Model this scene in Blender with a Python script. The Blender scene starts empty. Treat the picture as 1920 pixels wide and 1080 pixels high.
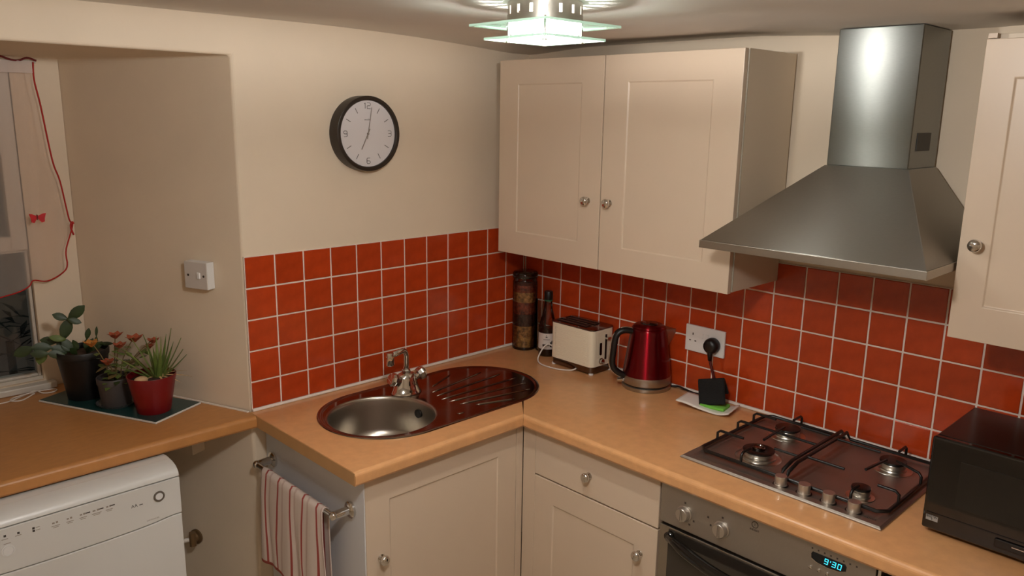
import bpy, bmesh, math, random
from mathutils import Matrix, Vector
random.seed(7)
C = bpy.context.scene
COL = C.collection
PI = math.pi

# ------------------------------------------------------------------ camera, world, exposure
def cam_setup():
    yaw, pitch, roll = 0.800010044, -0.214192789, 0.0152589143
    f = Vector((math.cos(yaw)*math.cos(pitch), math.sin(yaw)*math.cos(pitch), math.sin(pitch)))
    r = f.cross(Vector((0, 0, 1))).normalized()
    u = r.cross(f)
    c, s = math.cos(roll), math.sin(roll)
    r, u = c*r + s*u, -s*r + c*u
    m = Matrix(((r.x, u.x, -f.x, -2.34973), (r.y, u.y, -f.y, -2.33917), (r.z, u.z, -f.z, 1.85558), (0, 0, 0, 1)))
    cd = bpy.data.cameras.new('camera')
    cd.sensor_width = 36.0
    cd.lens = 1494.42/1920*36
    cd.clip_start = 0.02
    o = bpy.data.objects.new('camera', cd)
    o.matrix_world = m
    COL.objects.link(o)
    C.camera = o
cam_setup()
w = bpy.data.worlds.new('night_sky')
C.world = w
w.use_nodes = True
w.node_tree.nodes['Background'].inputs[0].default_value = (0.026, 0.026, 0.028, 1)
w.node_tree.nodes['Background'].inputs[1].default_value = 5.0
C.view_settings.view_transform = 'Standard'
C.view_settings.look = 'None'
C.view_settings.gamma = 1
C.view_settings.use_curve_mapping = False
C.view_settings.exposure = 0.0
LAMP_X, LAMP_Y = -1.06, -1.10
LAMP_STRENGTH = 1500.0
LAMP_COLOR = (1.0, 0.99, 0.97)
# a second ceiling light of the room, above the photographer
l2 = bpy.data.lights.new('near_ceiling_light', 'POINT')
l2.energy = 30.0
l2.color = (1.0, 0.985, 0.96)
l2.shadow_soft_size = 0.06
l2o = bpy.data.objects.new('near_ceiling_light', l2)
l2o.location = (-1.74, -1.65, 2.03)
COL.objects.link(l2o)

# ------------------------------------------------------------------ materials
def lin(c):
    return tuple((x/255/12.92 if x/255 <= 0.04045 else ((x/255+0.055)/1.055)**2.4) for x in c)
class Mat:
    def __init__(s, name):
        s.m = bpy.data.materials.new(name); s.m.use_nodes = True
        s.nt = s.m.node_tree; s.p = s.nt.nodes['Principled BSDF']
    def n(s, t, **kw):
        nd = s.nt.nodes.new(t)
        for k, v in kw.items():
            if k.startswith('_'): setattr(nd, k[1:], v)
            else: nd.inputs[k.replace('__', ' ')].default_value = v
        return nd
    def l(s, a, b): s.nt.links.new(a, b)
def mat(name, rgb, rough=0.5, metal=0.0, bump=0.0, bscale=40.0, mott=0.0, mscale=6.0, rand=0.0, coat=0.0, aniso=0.0, spec=None, stretch=None, tdir=(0, 0, 1)):
    M = Mat(name); p = M.p
    base = lin(rgb)
    p.inputs['Base Color'].default_value = (*base, 1)
    p.inputs['Roughness'].default_value = rough
    p.inputs['Metallic'].default_value = metal
    if coat: p.inputs['Coat Weight'].default_value = coat; p.inputs['Coat Roughness'].default_value = 0.08
    if spec is not None: p.inputs['Specular IOR Level'].default_value = spec
    tc = M.n('ShaderNodeTexCoord')
    vec = tc.outputs['Object']
    if stretch:
        mp = M.n('ShaderNodeMapping'); mp.inputs['Scale'].default_value = stretch
        M.l(vec, mp.inputs['Vector']); vec = mp.outputs['Vector']
    if mott or rand:
        ns = M.n('ShaderNodeTexNoise', Scale=mscale, Detail=4.0, Roughness=0.6)
        M.l(vec, ns.inputs['Vector'])
        mr = M.n('ShaderNodeMapRange'); mr.inputs[1].default_value = 0.3; mr.inputs[2].default_value = 0.7
        mr.inputs[3].default_value = 1-mott; mr.inputs[4].default_value = 1+mott
        M.l(ns.outputs['Fac'], mr.inputs[0])
        val = mr.outputs[0]
        if rand:
            oi = M.n('ShaderNodeObjectInfo')
            m2 = M.n('ShaderNodeMapRange'); m2.inputs[3].default_value = 1-rand; m2.inputs[4].default_value = 1+rand
            M.l(oi.outputs['Random'], m2.inputs[0])
            mu = M.n('ShaderNodeMath', _operation='MULTIPLY'); M.l(val, mu.inputs[0]); M.l(m2.outputs[0], mu.inputs[1]); val = mu.outputs[0]
        sc = M.n('ShaderNodeVectorMath', _operation='SCALE'); sc.inputs[0].default_value = base
        M.l(val, sc.inputs['Scale']); M.l(sc.outputs['Vector'], p.inputs['Base Color'])
    if bump:
        nb = M.n('ShaderNodeTexNoise', Scale=bscale, Detail=3.0)
        M.l(vec, nb.inputs['Vector'])
        bp = M.n('ShaderNodeBump', Strength=bump, Distance=0.004)
        M.l(nb.outputs['Fac'], bp.inputs['Height']); M.l(bp.outputs['Normal'], p.inputs['Normal'])
    if aniso:
        p.inputs['Anisotropic'].default_value = aniso
        tg = M.n('ShaderNodeCombineXYZ')
        for i in range(3): tg.inputs[i].default_value = tdir[i]
        M.l(tg.outputs[0], p.inputs['Tangent'])
    return M.m
def thin_glass(name, tint=(1, 1, 1), amount=1.0, rough=0.02, frost=0.0):
    M = Mat(name); nt = M.nt
    nt.nodes.remove(M.p)
    out = nt.nodes['Material Output']
    tr = M.n('ShaderNodeBsdfTransparent'); tr.inputs[0].default_value = (*tint, 1)
    gl = M.n('ShaderNodeBsdfGlossy'); gl.inputs['Roughness'].default_value = rough
    fr = M.n('ShaderNodeFresnel'); fr.inputs['IOR'].default_value = 1.5
    mu = M.n('ShaderNodeMath', _operation='MULTIPLY'); mu.inputs[1].default_value = amount
    M.l(fr.outputs[0], mu.inputs[0])
    mx = M.n('ShaderNodeMixShader'); M.l(mu.outputs[0], mx.inputs[0])
    if frost:
        tl = M.n('ShaderNodeBsdfTranslucent'); tl.inputs[0].default_value = (*tint, 1)
        df = M.n('ShaderNodeBsdfDiffuse'); df.inputs[0].default_value = (*tint, 1)
        a = M.n('ShaderNodeMixShader'); a.inputs[0].default_value = 0.5
        M.l(tl.outputs[0], a.inputs[1]); M.l(df.outputs[0], a.inputs[2])
        b = M.n('ShaderNodeMixShader'); b.inputs[0].default_value = frost
        M.l(tr.outputs[0], b.inputs[1]); M.l(a.outputs[0], b.inputs[2])
        M.l(b.outputs[0], mx.inputs[1])
    else:
        M.l(tr.outputs[0], mx.inputs[1])
    M.l(gl.outputs[0], mx.inputs[2]); M.l(mx.outputs[0], out.inputs[0])
    return M.m
def emit(name, rgb, strength):
    M = Mat(name)
    M.p.inputs['Base Color'].default_value = (0, 0, 0, 1)
    M.p.inputs['Emission Color'].default_value = (*rgb, 1)
    M.p.inputs['Emission Strength'].default_value = strength
    return M.m

WALL = mat('cream_wall_paint', (226, 208, 184), 0.75, bump=0.12, bscale=30, mott=0.03, mscale=3)
CEIL = mat('ceiling_paint', (222, 216, 208), 0.8, bump=0.2, bscale=14, mott=0.03, mscale=2)
FLOORM = mat('floor_vinyl', (186, 168, 144), 0.5, mott=0.1, mscale=5)
CREAM = mat('cream_cabinet_foil', (208, 187, 164), 0.36, mott=0.02, mscale=3, bump=0.02, bscale=60)
CARC = mat('cream_carcass_board', (214, 196, 172), 0.45)
WHITEP = mat('white_panel_board', (214, 214, 216), 0.4)
EDGEB = mat('grey_edge_band', (150, 140, 124), 0.5)
WOOD = mat('beech_worktop_laminate', (210, 155, 104), 0.3, mott=0.07, mscale=30, stretch=(1, 1, 1), bump=0.015, bscale=300, coat=0.25)
WOODL = mat('beech_laminate_matt_shaded', (186, 128, 72), 0.42, mott=0.08, mscale=26, stretch=(1, 2.5, 1))  # beech tone of the alcove worktop, with its shade painted into the colour
WOODEND = mat('worktop_end_strip', (190, 146, 96), 0.55, mott=0.05, mscale=20)
TILE = mat('terracotta_glaze', (176, 61, 22), 0.2, mott=0.13, mscale=22, rand=0.10, bump=0.1, bscale=14, coat=0.3)
GROUT = mat('white_grout', (235, 220, 205), 0.8, bump=0.1, bscale=200)
SEAL = mat('white_sealant', (238, 228, 218), 0.5)
STEEL = mat('brushed_steel', (170, 164, 154), 0.36, 1.0, mott=0.05, mscale=40, stretch=(2, 2, 60), aniso=0.0)
STEELV = mat('brushed_steel_chimney', (132, 133, 128), 0.37, 1.0, mott=0.06, mscale=30, stretch=(3, 3, 80), aniso=1.0, tdir=(0, 0, 1))
STEELD = mat('brushed_steel_dark', (172, 166, 158), 0.5, 1.0, mott=0.05, mscale=40, stretch=(2, 60, 2))
STEELC = mat('brushed_steel_canopy', (158, 155, 148), 0.34, 1.0, mott=0.04, mscale=40, stretch=(40, 2, 40), aniso=0.9, tdir=(0.8, 0, 0.6))
HOBST = mat('hob_steel', (172, 162, 152), 0.46, 1.0, mott=0.05, mscale=50, stretch=(60, 2, 2))
SINKST = mat('sink_steel', (142, 130, 120), 0.15, 1.0, mott=0.03, mscale=12)
BOWLST = mat('sink_bowl_steel', (182, 174, 162), 0.3, 1.0, mott=0.06, mscale=8)
CHROME = mat('chrome', (215, 212, 208), 0.08, 1.0)
SATIN = mat('satin_metal_knob', (196, 188, 178), 0.32, 0.9)
ALU = mat('burner_alloy', (205, 200, 192), 0.28, 1.0)
BLACKEN = mat('black_enamel', (16, 12, 11), 0.35)
BLACKP = mat('black_plastic', (14, 13, 13), 0.4)
BLACKG = mat('black_gloss', (8, 7, 7), 0.08, coat=0.5)
BLACKTOP = mat('black_painted_metal', (20, 15, 14), 0.22)
DARKWIN = mat('dark_oven_glass', (44, 38, 32), 0.12, coat=0.5)
MWWIN = mat('microwave_window', (22, 20, 18), 0.1, coat=0.4)
GREYB = mat('grey_print', (150, 146, 140), 0.5)
WHITEAPP = mat('white_appliance_enamel', (214, 212, 208), 0.32)
WHITEPL = mat('white_plastic', (226, 224, 222), 0.35)
SWITCHG = mat('switch_grey_face', (205, 196, 188), 0.45)
INK = mat('dark_print', (62, 54, 48), 0.6)
INKL = mat('faint_print', (150, 138, 126), 0.6)
SEAM = mat('seam_shadow_gap', (40, 32, 26), 0.8)  # dark tone painted in for the shade inside narrow gaps
REDK = mat('red_metallic_lacquer', (118, 6, 20), 0.36, 0.95, coat=0.4, aniso=0.95)
REDPOT = mat('red_plastic_pot', (112, 10, 16), 0.3)
GREYPOT = mat('grey_plastic_pot', (72, 66, 64), 0.5)
BLACKPOT = mat('black_plastic_pot', (15, 13, 13), 0.45)
SOIL = mat('potting_soil', (58, 38, 26), 0.9, mott=0.3, mscale=60)
GREENC = mat('cactus_green', (46, 62, 28), 0.45, mott=0.2, mscale=30)
GREENK = mat('leaf_green', (92, 110, 48), 0.45, mott=0.3, mscale=30)
GREENA = mat('aloe_green', (118, 130, 66), 0.4, mott=0.25, mscale=20)
STEMB = mat('stem_brown', (112, 92, 52), 0.6)
PETAL = mat('dry_orange_petals', (160, 76, 46), 0.7, mott=0.3, mscale=80)
PETALY = mat('yellow_orange_petals', (190, 122, 50), 0.7, mott=0.2, mscale=80)
PEBBLE = mat('pale_pebble', (196, 160, 118), 0.7, mott=0.1)
TEAL = mat('teal_tray', (24, 62, 60), 0.3, coat=0.3)
TRAYW = mat('tray_white_edge', (222, 218, 212), 0.4)
CLOCKC = mat('dark_clock_case', (40, 30, 22), 0.35)
CLOCKF = mat('clock_face_white', (218, 212, 212), 0.5)
CLOCKN = mat('clock_print_grey', (110, 104, 100), 0.5)
CORDW = mat('white_cord', (226, 216, 206), 0.5)
CORDB = mat('black_cord', (18, 14, 14), 0.45)
CORDR = mat('dark_red_cord', (84, 18, 16), 0.5)
TOASTC = mat('cream_toaster_plastic', (240, 230, 206), 0.35)
CHROMED = mat('dark_mirror_steel', (120, 108, 100), 0.12, 1.0)
GREENS = mat('green_sponge', (110, 180, 64), 0.9, bump=0.4, bscale=200)
BLACKS = mat('black_scouring_pad', (8, 7, 7), 0.9, bump=0.5, bscale=300)
CERAM = mat('white_ceramic', (232, 226, 216), 0.2)
LABEL = mat('paper_label', (216, 208, 200), 0.6)
OILD = mat('dark_vinegar', (36, 18, 12), 0.2)
GRAINS = [mat('dried_beans_%s' % n, c, 0.8, mott=0.75, mscale=70, bump=0.8, bscale=90) for n, c in
          (('tan', (150, 104, 54)), ('rust', (120, 50, 26)), ('dark', (66, 36, 22)), ('ochre', (160, 116, 58)))]
JARG = thin_glass('jar_glass', (0.93, 0.91, 0.88), 1.0, 0.03)
BOTG = thin_glass('bottle_glass', (0.93, 0.9, 0.87), 1.2, 0.03)
PANEG = thin_glass('window_glass', (0.9, 0.93, 0.92), 1.0, 0.01)
PLATEG = thin_glass('green_edged_lamp_glass', (0.80, 0.92, 0.86), 1.0, 0.05, frost=0.12)
PLATEF = thin_glass('frosted_lamp_glass', (1.0, 1.0, 0.98), 0.6, 0.2, frost=0.2)
PLATEE = mat('lamp_glass_edge', (190, 225, 205), 0.3)
SHEER = thin_glass('sheer_curtain_voile', (0.95, 0.88, 0.84), 0.0, 0.5, frost=0.3)
HEADER = thin_glass('curtain_header_fabric', (0.95, 0.88, 0.85), 0.0, 0.5, frost=0.8)
REDTRIM = mat('red_trim', (176, 30, 24), 0.7)
DARKRED = mat('dark_red_trim', (110, 24, 24), 0.7)
UPVC = mat('white_window_frame', (208, 200, 188), 0.4)
BRASS = mat('tarnished_brass', (130, 104, 74), 0.4, 0.7)
PLANTD = mat('night_foliage', (22, 30, 22), 0.6)
YARD = mat('yard_render', (120, 112, 100), 0.9, mott=0.2, mscale=3)
CYAN = emit('cyan_display_digits', (0.05, 0.75, 1.0), 1.6)
DISPG = mat('display_glass', (6, 18, 24), 0.1)
FILTER = mat('hood_filter_mesh', (120, 116, 108), 0.5, 0.8)
VENT = mat('dark_vent', (40, 34, 28), 0.5)

# ------------------------------------------------------------------ mesh builder
def FR(origin, facing):
    ox, oy, oz = origin
    if facing == 'B':   # front faces -x (items along the right wall): u -> -y, v -> z, w -> -x
        return Matrix(((0, 0, -1, ox), (-1, 0, 0, oy), (0, 1, 0, oz), (0, 0, 0, 1)))
    if facing == 'A':   # front faces -y (items along the back wall): u -> +x, v -> z, w -> -y
        return Matrix(((1, 0, 0, ox), (0, 0, -1, oy), (0, 1, 0, oz), (0, 0, 0, 1)))
def axis_matrix(a, b):
    a, b = Vector(a), Vector(b)
    z = (b-a).normalized()
    x = z.orthogonal().normalized(); y = z.cross(x)
    return Matrix(((x.x, y.x, z.x, a.x), (x.y, y.y, z.y, a.y), (x.z, y.z, z.z, a.z), (0, 0, 0, 1)))
class MB:
    def __init__(s, M=None):
        s.v = []; s.f = []; s.M = M or Matrix.Identity(4)
    def add(s, vs, fs, M=None):
        m = s.M @ M if M is not None else s.M
        b = len(s.v)
        s.v += [m @ Vector(p) for p in vs]
        flip = m.determinant() < 0
        for f in fs:
            g = [b+i for i in f]
            s.f.append(g[::-1] if flip else g)
        return s
    def box(s, x0, x1, y0, y1, z0, z1, M=None):
        x0, x1 = sorted((x0, x1)); y0, y1 = sorted((y0, y1)); z0, z1 = sorted((z0, z1))
        vs = [(x0, y0, z0), (x1, y0, z0), (x1, y1, z0), (x0, y1, z0), (x0, y0, z1), (x1, y0, z1), (x1, y1, z1), (x0, y1, z1)]
        return s.add(vs, [(3, 2, 1, 0), (4, 5, 6, 7), (0, 1, 5, 4), (1, 2, 6, 5), (2, 3, 7, 6), (3, 0, 4, 7)], M)
    def prism(s, poly, z0, z1, M=None):
        n = len(poly)
        a = sum(poly[i][0]*poly[(i+1) % n][1]-poly[(i+1) % n][0]*poly[i][1] for i in range(n))
        if a < 0: poly = poly[::-1]
        vs = [(x, y, z0) for x, y in poly]+[(x, y, z1) for x, y in poly]
        fs = [tuple(range(n))[::-1], tuple(range(n, 2*n))]+[(i, (i+1) % n, n+(i+1) % n, n+i) for i in range(n)]
        return s.add(vs, fs, M)
    def lathe(s, prof, M=None, n=32, cap0=True, cap1=True):
        vs = []; fs = []
        for r, z in prof:
            for k in range(n):
                a = 2*PI*k/n; vs.append((r*math.cos(a), r*math.sin(a), z))
        for i in range(len(prof)-1):
            for k in range(n):
                k2 = (k+1) % n
                fs.append((i*n+k, i*n+k2, (i+1)*n+k2, (i+1)*n+k))
        if cap0: fs.append(tuple(range(n))[::-1])
        if cap1: fs.append(tuple((len(prof)-1)*n+k for k in range(n)))
        return s.add(vs, fs, M)
    def cyl(s, a, b, r, r2=None, n=16):
        L = (Vector(b)-Vector(a)).length
        return s.lathe([(r, 0), (r if r2 is None else r2, L)], axis_matrix(a, b), n)
    def sphere(s, c, r, n=16, m=8, sc=(1, 1, 1)):
        prof = [(max(1e-5, r*math.sin(PI*i/m)), -r*math.cos(PI*i/m)) for i in range(m+1)]
        return s.lathe(prof, Matrix.Translation(c) @ Matrix.Diagonal((*sc, 1)), n)
    def tube(s, pts, r, n=8, closed=False, rs=None):
        pts = [Vector(p) for p in pts]; N = len(pts)
        vs = []; fs = []
        prev = None
        for i, p in enumerate(pts):
            if closed: t = pts[(i+1) % N]-pts[i-1]
            else: t = pts[min(i+1, N-1)]-pts[max(i-1, 0)]
            t.normalize()
            if prev is None: x = t.orthogonal().normalized()
            else:
                x = prev-t*prev.dot(t)
                x = x.normalized() if x.length > 1e-6 else t.orthogonal().normalized()
            prev = x; y = t.cross(x)
            rr = rs[i] if rs else r
            for k in range(n):
                a = 2*PI*k/n
                vs.append(p+x*(rr*math.cos(a))+y*(rr*math.sin(a)))
        for i in range(N if closed else N-1):
            j = (i+1) % N
            for k in range(n):
                k2 = (k+1) % n
                fs.append((i*n+k, i*n+k2, j*n+k2, j*n+k))
        if not closed:
            fs.append(tuple(range(n))[::-1]); fs.append(tuple((N-1)*n+k for k in range(n)))
        return s.add(vs, fs)
    def grid(s, fn, nu, nv, closed_u=False):
        vs = [fn(i/nu, j/nv) for j in range(nv+1) for i in range(nu+1)]
        W = nu+1
        return s.add(vs, [(j*W+i, j*W+i+1, (j+1)*W+i+1, (j+1)*W+i) for j in range(nv) for i in range(nu)])
    def door(s, u0, u1, v0, v1, w0, w1, su, sv, dep=0.0035, slope=0.003):
        # shaker front: flat stiles and rails round a recessed panel
        O = [(u0, v0), (u1, v0), (u1, v1), (u0, v1)]
        I = [(u0+su, v0+sv), (u1-su, v0+sv), (u1-su, v1-sv), (u0+su, v1-sv)]
        J = [(u0+su+slope, v0+sv+slope), (u1-su-slope, v0+sv+slope), (u1-su-slope, v1-sv-slope), (u0+su+slope, v1-sv-slope)]
        vs = [(a, b, w0) for a, b in O]+[(a, b, w1) for a, b in O]+[(a, b, w1) for a, b in I]+[(a, b, w1-dep) for a, b in J]
        fs = [(3, 2, 1, 0), (12, 13, 14, 15)]
        for i in range(4):
            j = (i+1) % 4
            fs += [(i, j, 4+j, 4+i), (4+i, 4+j, 8+j, 8+i), (8+i, 8+j, 12+j, 12+i)]
        return s.add(vs, fs)
    def text(s, body, size, M, depth=0.0006, align='CENTER', sx=1.0):
        cu = bpy.data.curves.new('t', 'FONT'); cu.body = body; cu.size = size; cu.extrude = depth/2
        cu.align_x = align; cu.align_y = 'CENTER'; cu.resolution_u = 3
        o = bpy.data.objects.new('t', cu); COL.objects.link(o)
        me = bpy.data.meshes.new_from_object(o.evaluated_get(bpy.context.evaluated_depsgraph_get()))
        s.add([(v.co.x*sx, v.co.y, v.co.z) for v in me.vertices], [tuple(p.vertices) for p in me.polygons], M)
        bpy.data.objects.remove(o); bpy.data.curves.remove(cu); bpy.data.meshes.remove(me)
        return s
    def build(s, name, material, parent=None, smooth=None, bevel=0.0, seg=2, loc=None, subsurf=0):
        me = bpy.data.meshes.new(name)
        off = Vector((0, 0, 0))
        o = bpy.data.objects.new(name, me)
        if parent is not None:
            root = parent
            while root.parent: root = root.parent
            off = Vector(root.location)
        elif loc is not None:
            off = Vector(loc); o.location = off
        me.from_pydata([tuple(v-off) for v in s.v], [], s.f)
        me.update()
        me.materials.append(material)
        if smooth is not None:
            me.polygons.foreach_set('use_smooth', [True]*len(me.polygons))
            if smooth < 180:
                me.set_sharp_from_angle(angle=math.radians(smooth))
        COL.objects.link(o)
        if parent is not None: o.parent = parent
        if bevel:
            b = o.modifiers.new('bevel', 'BEVEL'); b.width = bevel; b.segments = seg; b.limit_method = 'ANGLE'; b.angle_limit = math.radians(40)
            b.harden_normals = False
        if subsurf:
            ss = o.modifiers.new('subdivision', 'SUBSURF'); ss.levels = subsurf; ss.render_levels = subsurf
        return o
def thing(name, label, cat, loc, group=None):
    o = bpy.data.objects.new(name, None); o.empty_display_size = 0.05
    o.location = loc; COL.objects.link(o)
    return tag(o, label, cat, group)
def tag(o, label, cat, group=None):
    o['label'] = label; o['category'] = cat
    if group: o['group'] = group
    return o
def struct(o):
    o['kind'] = 'structure'; return o
def arc(cx, cy, r, a0, a1, n):
    return [(cx+r*math.cos(math.radians(a0+(a1-a0)*i/n)), cy+r*math.sin(math.radians(a0+(a1-a0)*i/n))) for i in range(n+1)]
def smooth_path(pts, n=6, closed=False):
    P = [Vector(p) for p in pts]; N = len(P); out = []
    rng = N if closed else N-1
    for i in range(rng):
        p0 = P[i-1] if (closed or i > 0) else P[0]
        p1 = P[i]; p2 = P[(i+1) % N]
        p3 = P[(i+2) % N] if (closed or i+2 < N) else P[-1]
        for k in range(n):
            t = k/n
            out.append(0.5*((2*p1)+(-p0+p2)*t+(2*p0-5*p1+4*p2-p3)*t*t+(-p0+3*p1-3*p2+p3)*t**3))
    if not closed: out.append(P[-1])
    return out

# ------------------------------------------------------------------ room shell
ZC = 2.090
LZC = 2.090
TOPZ = 0.90
struct(MB().box(-3.5, 0.1, -3.7, 0.9, -0.05, 0).build('floor', FLOORM))
def ceil_fn(u, v):
    x = -3.42+u*3.44; y = -3.62+v*3.64
    # old plaster: the ceiling lifts a little where it meets the right wall
    t = max(0.0, min(1.0, (x+0.34)/0.30)); t = t*t*(3-2*t)
    wv = max(0.0, min(1.0, (-0.05-y)/0.25))*max(0.0, min(1.0, (y+1.32)/0.3)) + max(0.0, min(1.0, (-1.72-y)/0.15))
    g = max(0.0, min(1.0, (-0.12-x)/0.95)); g = g*(2-g)
    h = max(0.0, min(1.0, (y+0.95)/0.95)); h = h*h*(3-2*h)
    z = ZC+0.016*t*min(1, wv)+0.037*g*h
    return (x, y, z)
cb = MB(); cb.grid(ceil_fn, 60, 60)
cb.f = [f[::-1] for f in cb.f]
co = struct(cb.build('ceiling', CEIL, smooth=180))
wa = MB()
of = [(0.1, 0), (0.1, 2.14), (-3.5, 2.14), (-3.5, 0), (-2.5, 0), (-2.5, 2.015), (-1.25, 2.015), (-1.25, 0)]
ob_ = [(x if x != -1.25 else -1.5643, z) for x, z in of]
wa.add([(x, 0, z) for x, z in of]+[(x, 0.8, z) for x, z in ob_], [tuple(range(8))[::-1], tuple(range(8, 16))]+[(i, (i+1) % 8, 8+(i+1) % 8, 8+i) for i in range(8)])
wa.f = [f[::-1] for f in wa.f]
bmx = bmesh.new(); bv = [bmx.verts.new(v) for v in wa.v]
for f in wa.f: bmx.faces.new([bv[i] for i in f])
bmesh.ops.recalc_face_normals(bmx, faces=bmx.faces); bmx.verts.index_update()
wa.f = [[v.index for v in f.verts] for f in bmx.faces]; bmx.free()
struct(wa.build('wall_back', WALL, bevel=0.008, seg=3))
wb = MB()
wx0, wx1, wz0, wz1 = -2.40, -1.672, 0.925, 1.985
wb.box(-2.5, wx0, 0.70, 0.8, 0, 2.015)
wb.box(wx1, -1.527, 0.70, 0.8, 0, 2.015)
wb.box(wx0, wx1, 0.70, 0.8, 0, wz0)
wb.box(wx0, wx1, 0.70, 0.8, wz1, 2.015)
struct(wb.build('wall_alcove', WALL))
wr = struct(MB().box(0, 0.1, -3.7, 0, 0, 2.14).build('wall_right', WALL))
struct(MB().box(-3.5, -3.4, -3.7, 0.0, 0, 2.14).build('wall_left', WALL))
struct(MB().box(-3.5, 0.1, -3.7, -3.6, 0, 2.14).build('wall_front', WALL))
wback = bpy.data.objects['wall_back']

# --- window
win = struct(MB().box(wx0, wx1, 0.715, 0.765, wz0, wz0+0.012).build('window_1', UPVC))
def frame(u0, u1, v0, v1, t, y0, y1, nm):
    m = MB()
    m.box(u0, u0+t, y0, y1, v0, v1); m.box(u1-t, u1, y0, y1, v0, v1)
    m.box(u0+t, u1-t, y0, y1, v0, v0+t); m.box(u0+t, u1-t, y0, y1, v1-t, v1)
    return m.build(nm, UPVC, win, bevel=0.003)
frame(wx0+0.002, wx1-0.002, 1.385, wz1-0.002, 0.048, 0.705, 0.765, 'sash_frame')
frame(wx0+0.002, wx1-0.002, wz0+0.012, 1.385, 0.010, 0.72, 0.765, 'lower_frame')
MB().box(wx0+0.05, wx1-0.05, 0.738, 0.742, 1.433, wz1-0.05).build('pane', PANEG, win)
MB().box(wx0+0.012, wx1-0.012, 0.738, 0.742, wz0+0.022, 1.376).build('pane', PANEG, win)
sill = struct(MB().box(wx0, wx1+0.03, 0.66, 0.7005, TOPZ+0.0005, wz0-0.002).build('trim_1', UPVC, bevel=0.004))
# outside: a rendered yard wall in the dark and a shrub against the glass
yw = MB().box(-4.4, -0.4, 2.1, 2.2, 0, 2.6).build('yard_wall', YARD, loc=(-2.4, 2.15, 0))
tag(yw, 'dim rendered yard wall seen through the window at night', 'wall')
sh = thing('shrub', 'dark spiky shrub outside the window pane', 'plant', (-1.70, 1.02, 0))
m = MB(); m.cyl((-1.70, 1.02, 0), (-1.70, 1.02, 1.0), 0.014); m.build('stem', PLANTD, sh)
lm = None
for k in range(34):
    a = random.uniform(0, 2*PI); L = random.uniform(0.09, 0.19); up = random.uniform(-0.1, 0.9)
    base = Vector((-1.70+random.uniform(-.09, .06), 1.02+random.uniform(-.06, .06), random.uniform(0.88, 1.12)))
    d = Vector((math.cos(a), math.sin(a)*0.6, up)).normalized(); sd = d.cross(Vector((0, 0, 1))).normalized()*0.012; u3 = sd.cross(d).normalized()*0.003
    tip = base+d*L+Vector((0, 0, -0.02)); mid = base+d*L*0.5
    mm = MB().add([base, mid+sd, tip, mid-sd, mid+u3, mid-u3], [(0, 1, 4), (1, 2, 4), (2, 3, 4), (3, 0, 4), (1, 0, 5), (2, 1, 5), (3, 2, 5), (0, 3, 5)])
    mm.build('leaf', PLANTD, sh)

# --- tiles
P = 0.1025; J = 0.0056; Z0 = 1.41
TT = 0.008
def tile_mesh(w, h):
    mb = MB(); c = 0.0016; t = TT
    O = [(-w/2, -h/2), (w/2, -h/2), (w/2, h/2), (-w/2, h/2)]
    I = [(-w/2+c, -h/2+c), (w/2-c, -h/2+c), (w/2-c, h/2-c), (-w/2+c, h/2-c)]
    vs = [(a, b, 0) for a, b in O]+[(a, b, t-c*0.7) for a, b in O]+[(a, b, t) for a, b in I]
    fs = [(8, 9, 10, 11)]
    for i in range(4):
        j = (i+1) % 4
        fs += [(i, j, 4+j, 4+i), (4+i, 4+j, 8+j, 8+i)]
    me = bpy.data.meshes.new('tile'); me.from_pydata(vs, [], fs); me.update(); me.materials.append(TILE)
    return me
tcache = {}
def put_tile(wall, facing, u0, u1, v0, v1):
    w, h = u1-u0-J, v1-v0-J
    key = (round(w, 4), round(h, 4))
    if key not in tcache: tcache[key] = tile_mesh(w, h)
    o = bpy.data.objects.new('tile', tcache[key])
    uc, vc = (u0+u1)/2, (v0+v1)/2
    M = FR((-0.0005, 0, 0) if facing == 'B' else (0, -0.0005, 0), facing) @ Matrix.Translation((uc, vc, random.uniform(0, 0.0006)))
    M = M @ Matrix.Rotation(random.gauss(0, 0.0035), 4, 'X') @ Matrix.Rotation(random.gauss(0, 0.0035), 4, 'Y')
    o.matrix_world = M; COL.objects.link(o); o.parent = wall
rows = [(Z0-(i+1)*P, Z0-i*P) for i in range(4)]+[(0.9085, Z0-4*P)]
ax = [-0.12166-(11-i)*P for i in range(12)]+[-0.12166+P, -TT]
ax[0] = -1.250
for i in range(len(ax)-1):
    for v0, v1 in rows: put_tile(wback, 'A', ax[i], ax[i+1], v0, v1)
for j in range(25):
    for v0, v1 in rows: put_tile(wr, 'B', 0.00552+j*P + (TT-0.0055 if j == 0 else 0), 0.00552+(j+1)*P, v0, v1)
MB().box(-1.2495, -0.0005, -0.0056, 0, 0.9005, Z0-0.0005).build('grout', GROUT, wback)
MB().box(-0.0056, 0, -2.57, -0.0005, 0.9005, Z0-0.0005).build('grout', GROUT, wr)
MB().box(-1.250, -0.012, -0.0125, -0.0005, 0.9004, 0.9098).build('sealant', SEAL, wback, bevel=0.003)
MB().box(-0.0125, -0.0005, -2.57, -0.0005, 0.9004, 0.9098).build('sealant', SEAL, wr, bevel=0.003)

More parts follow.
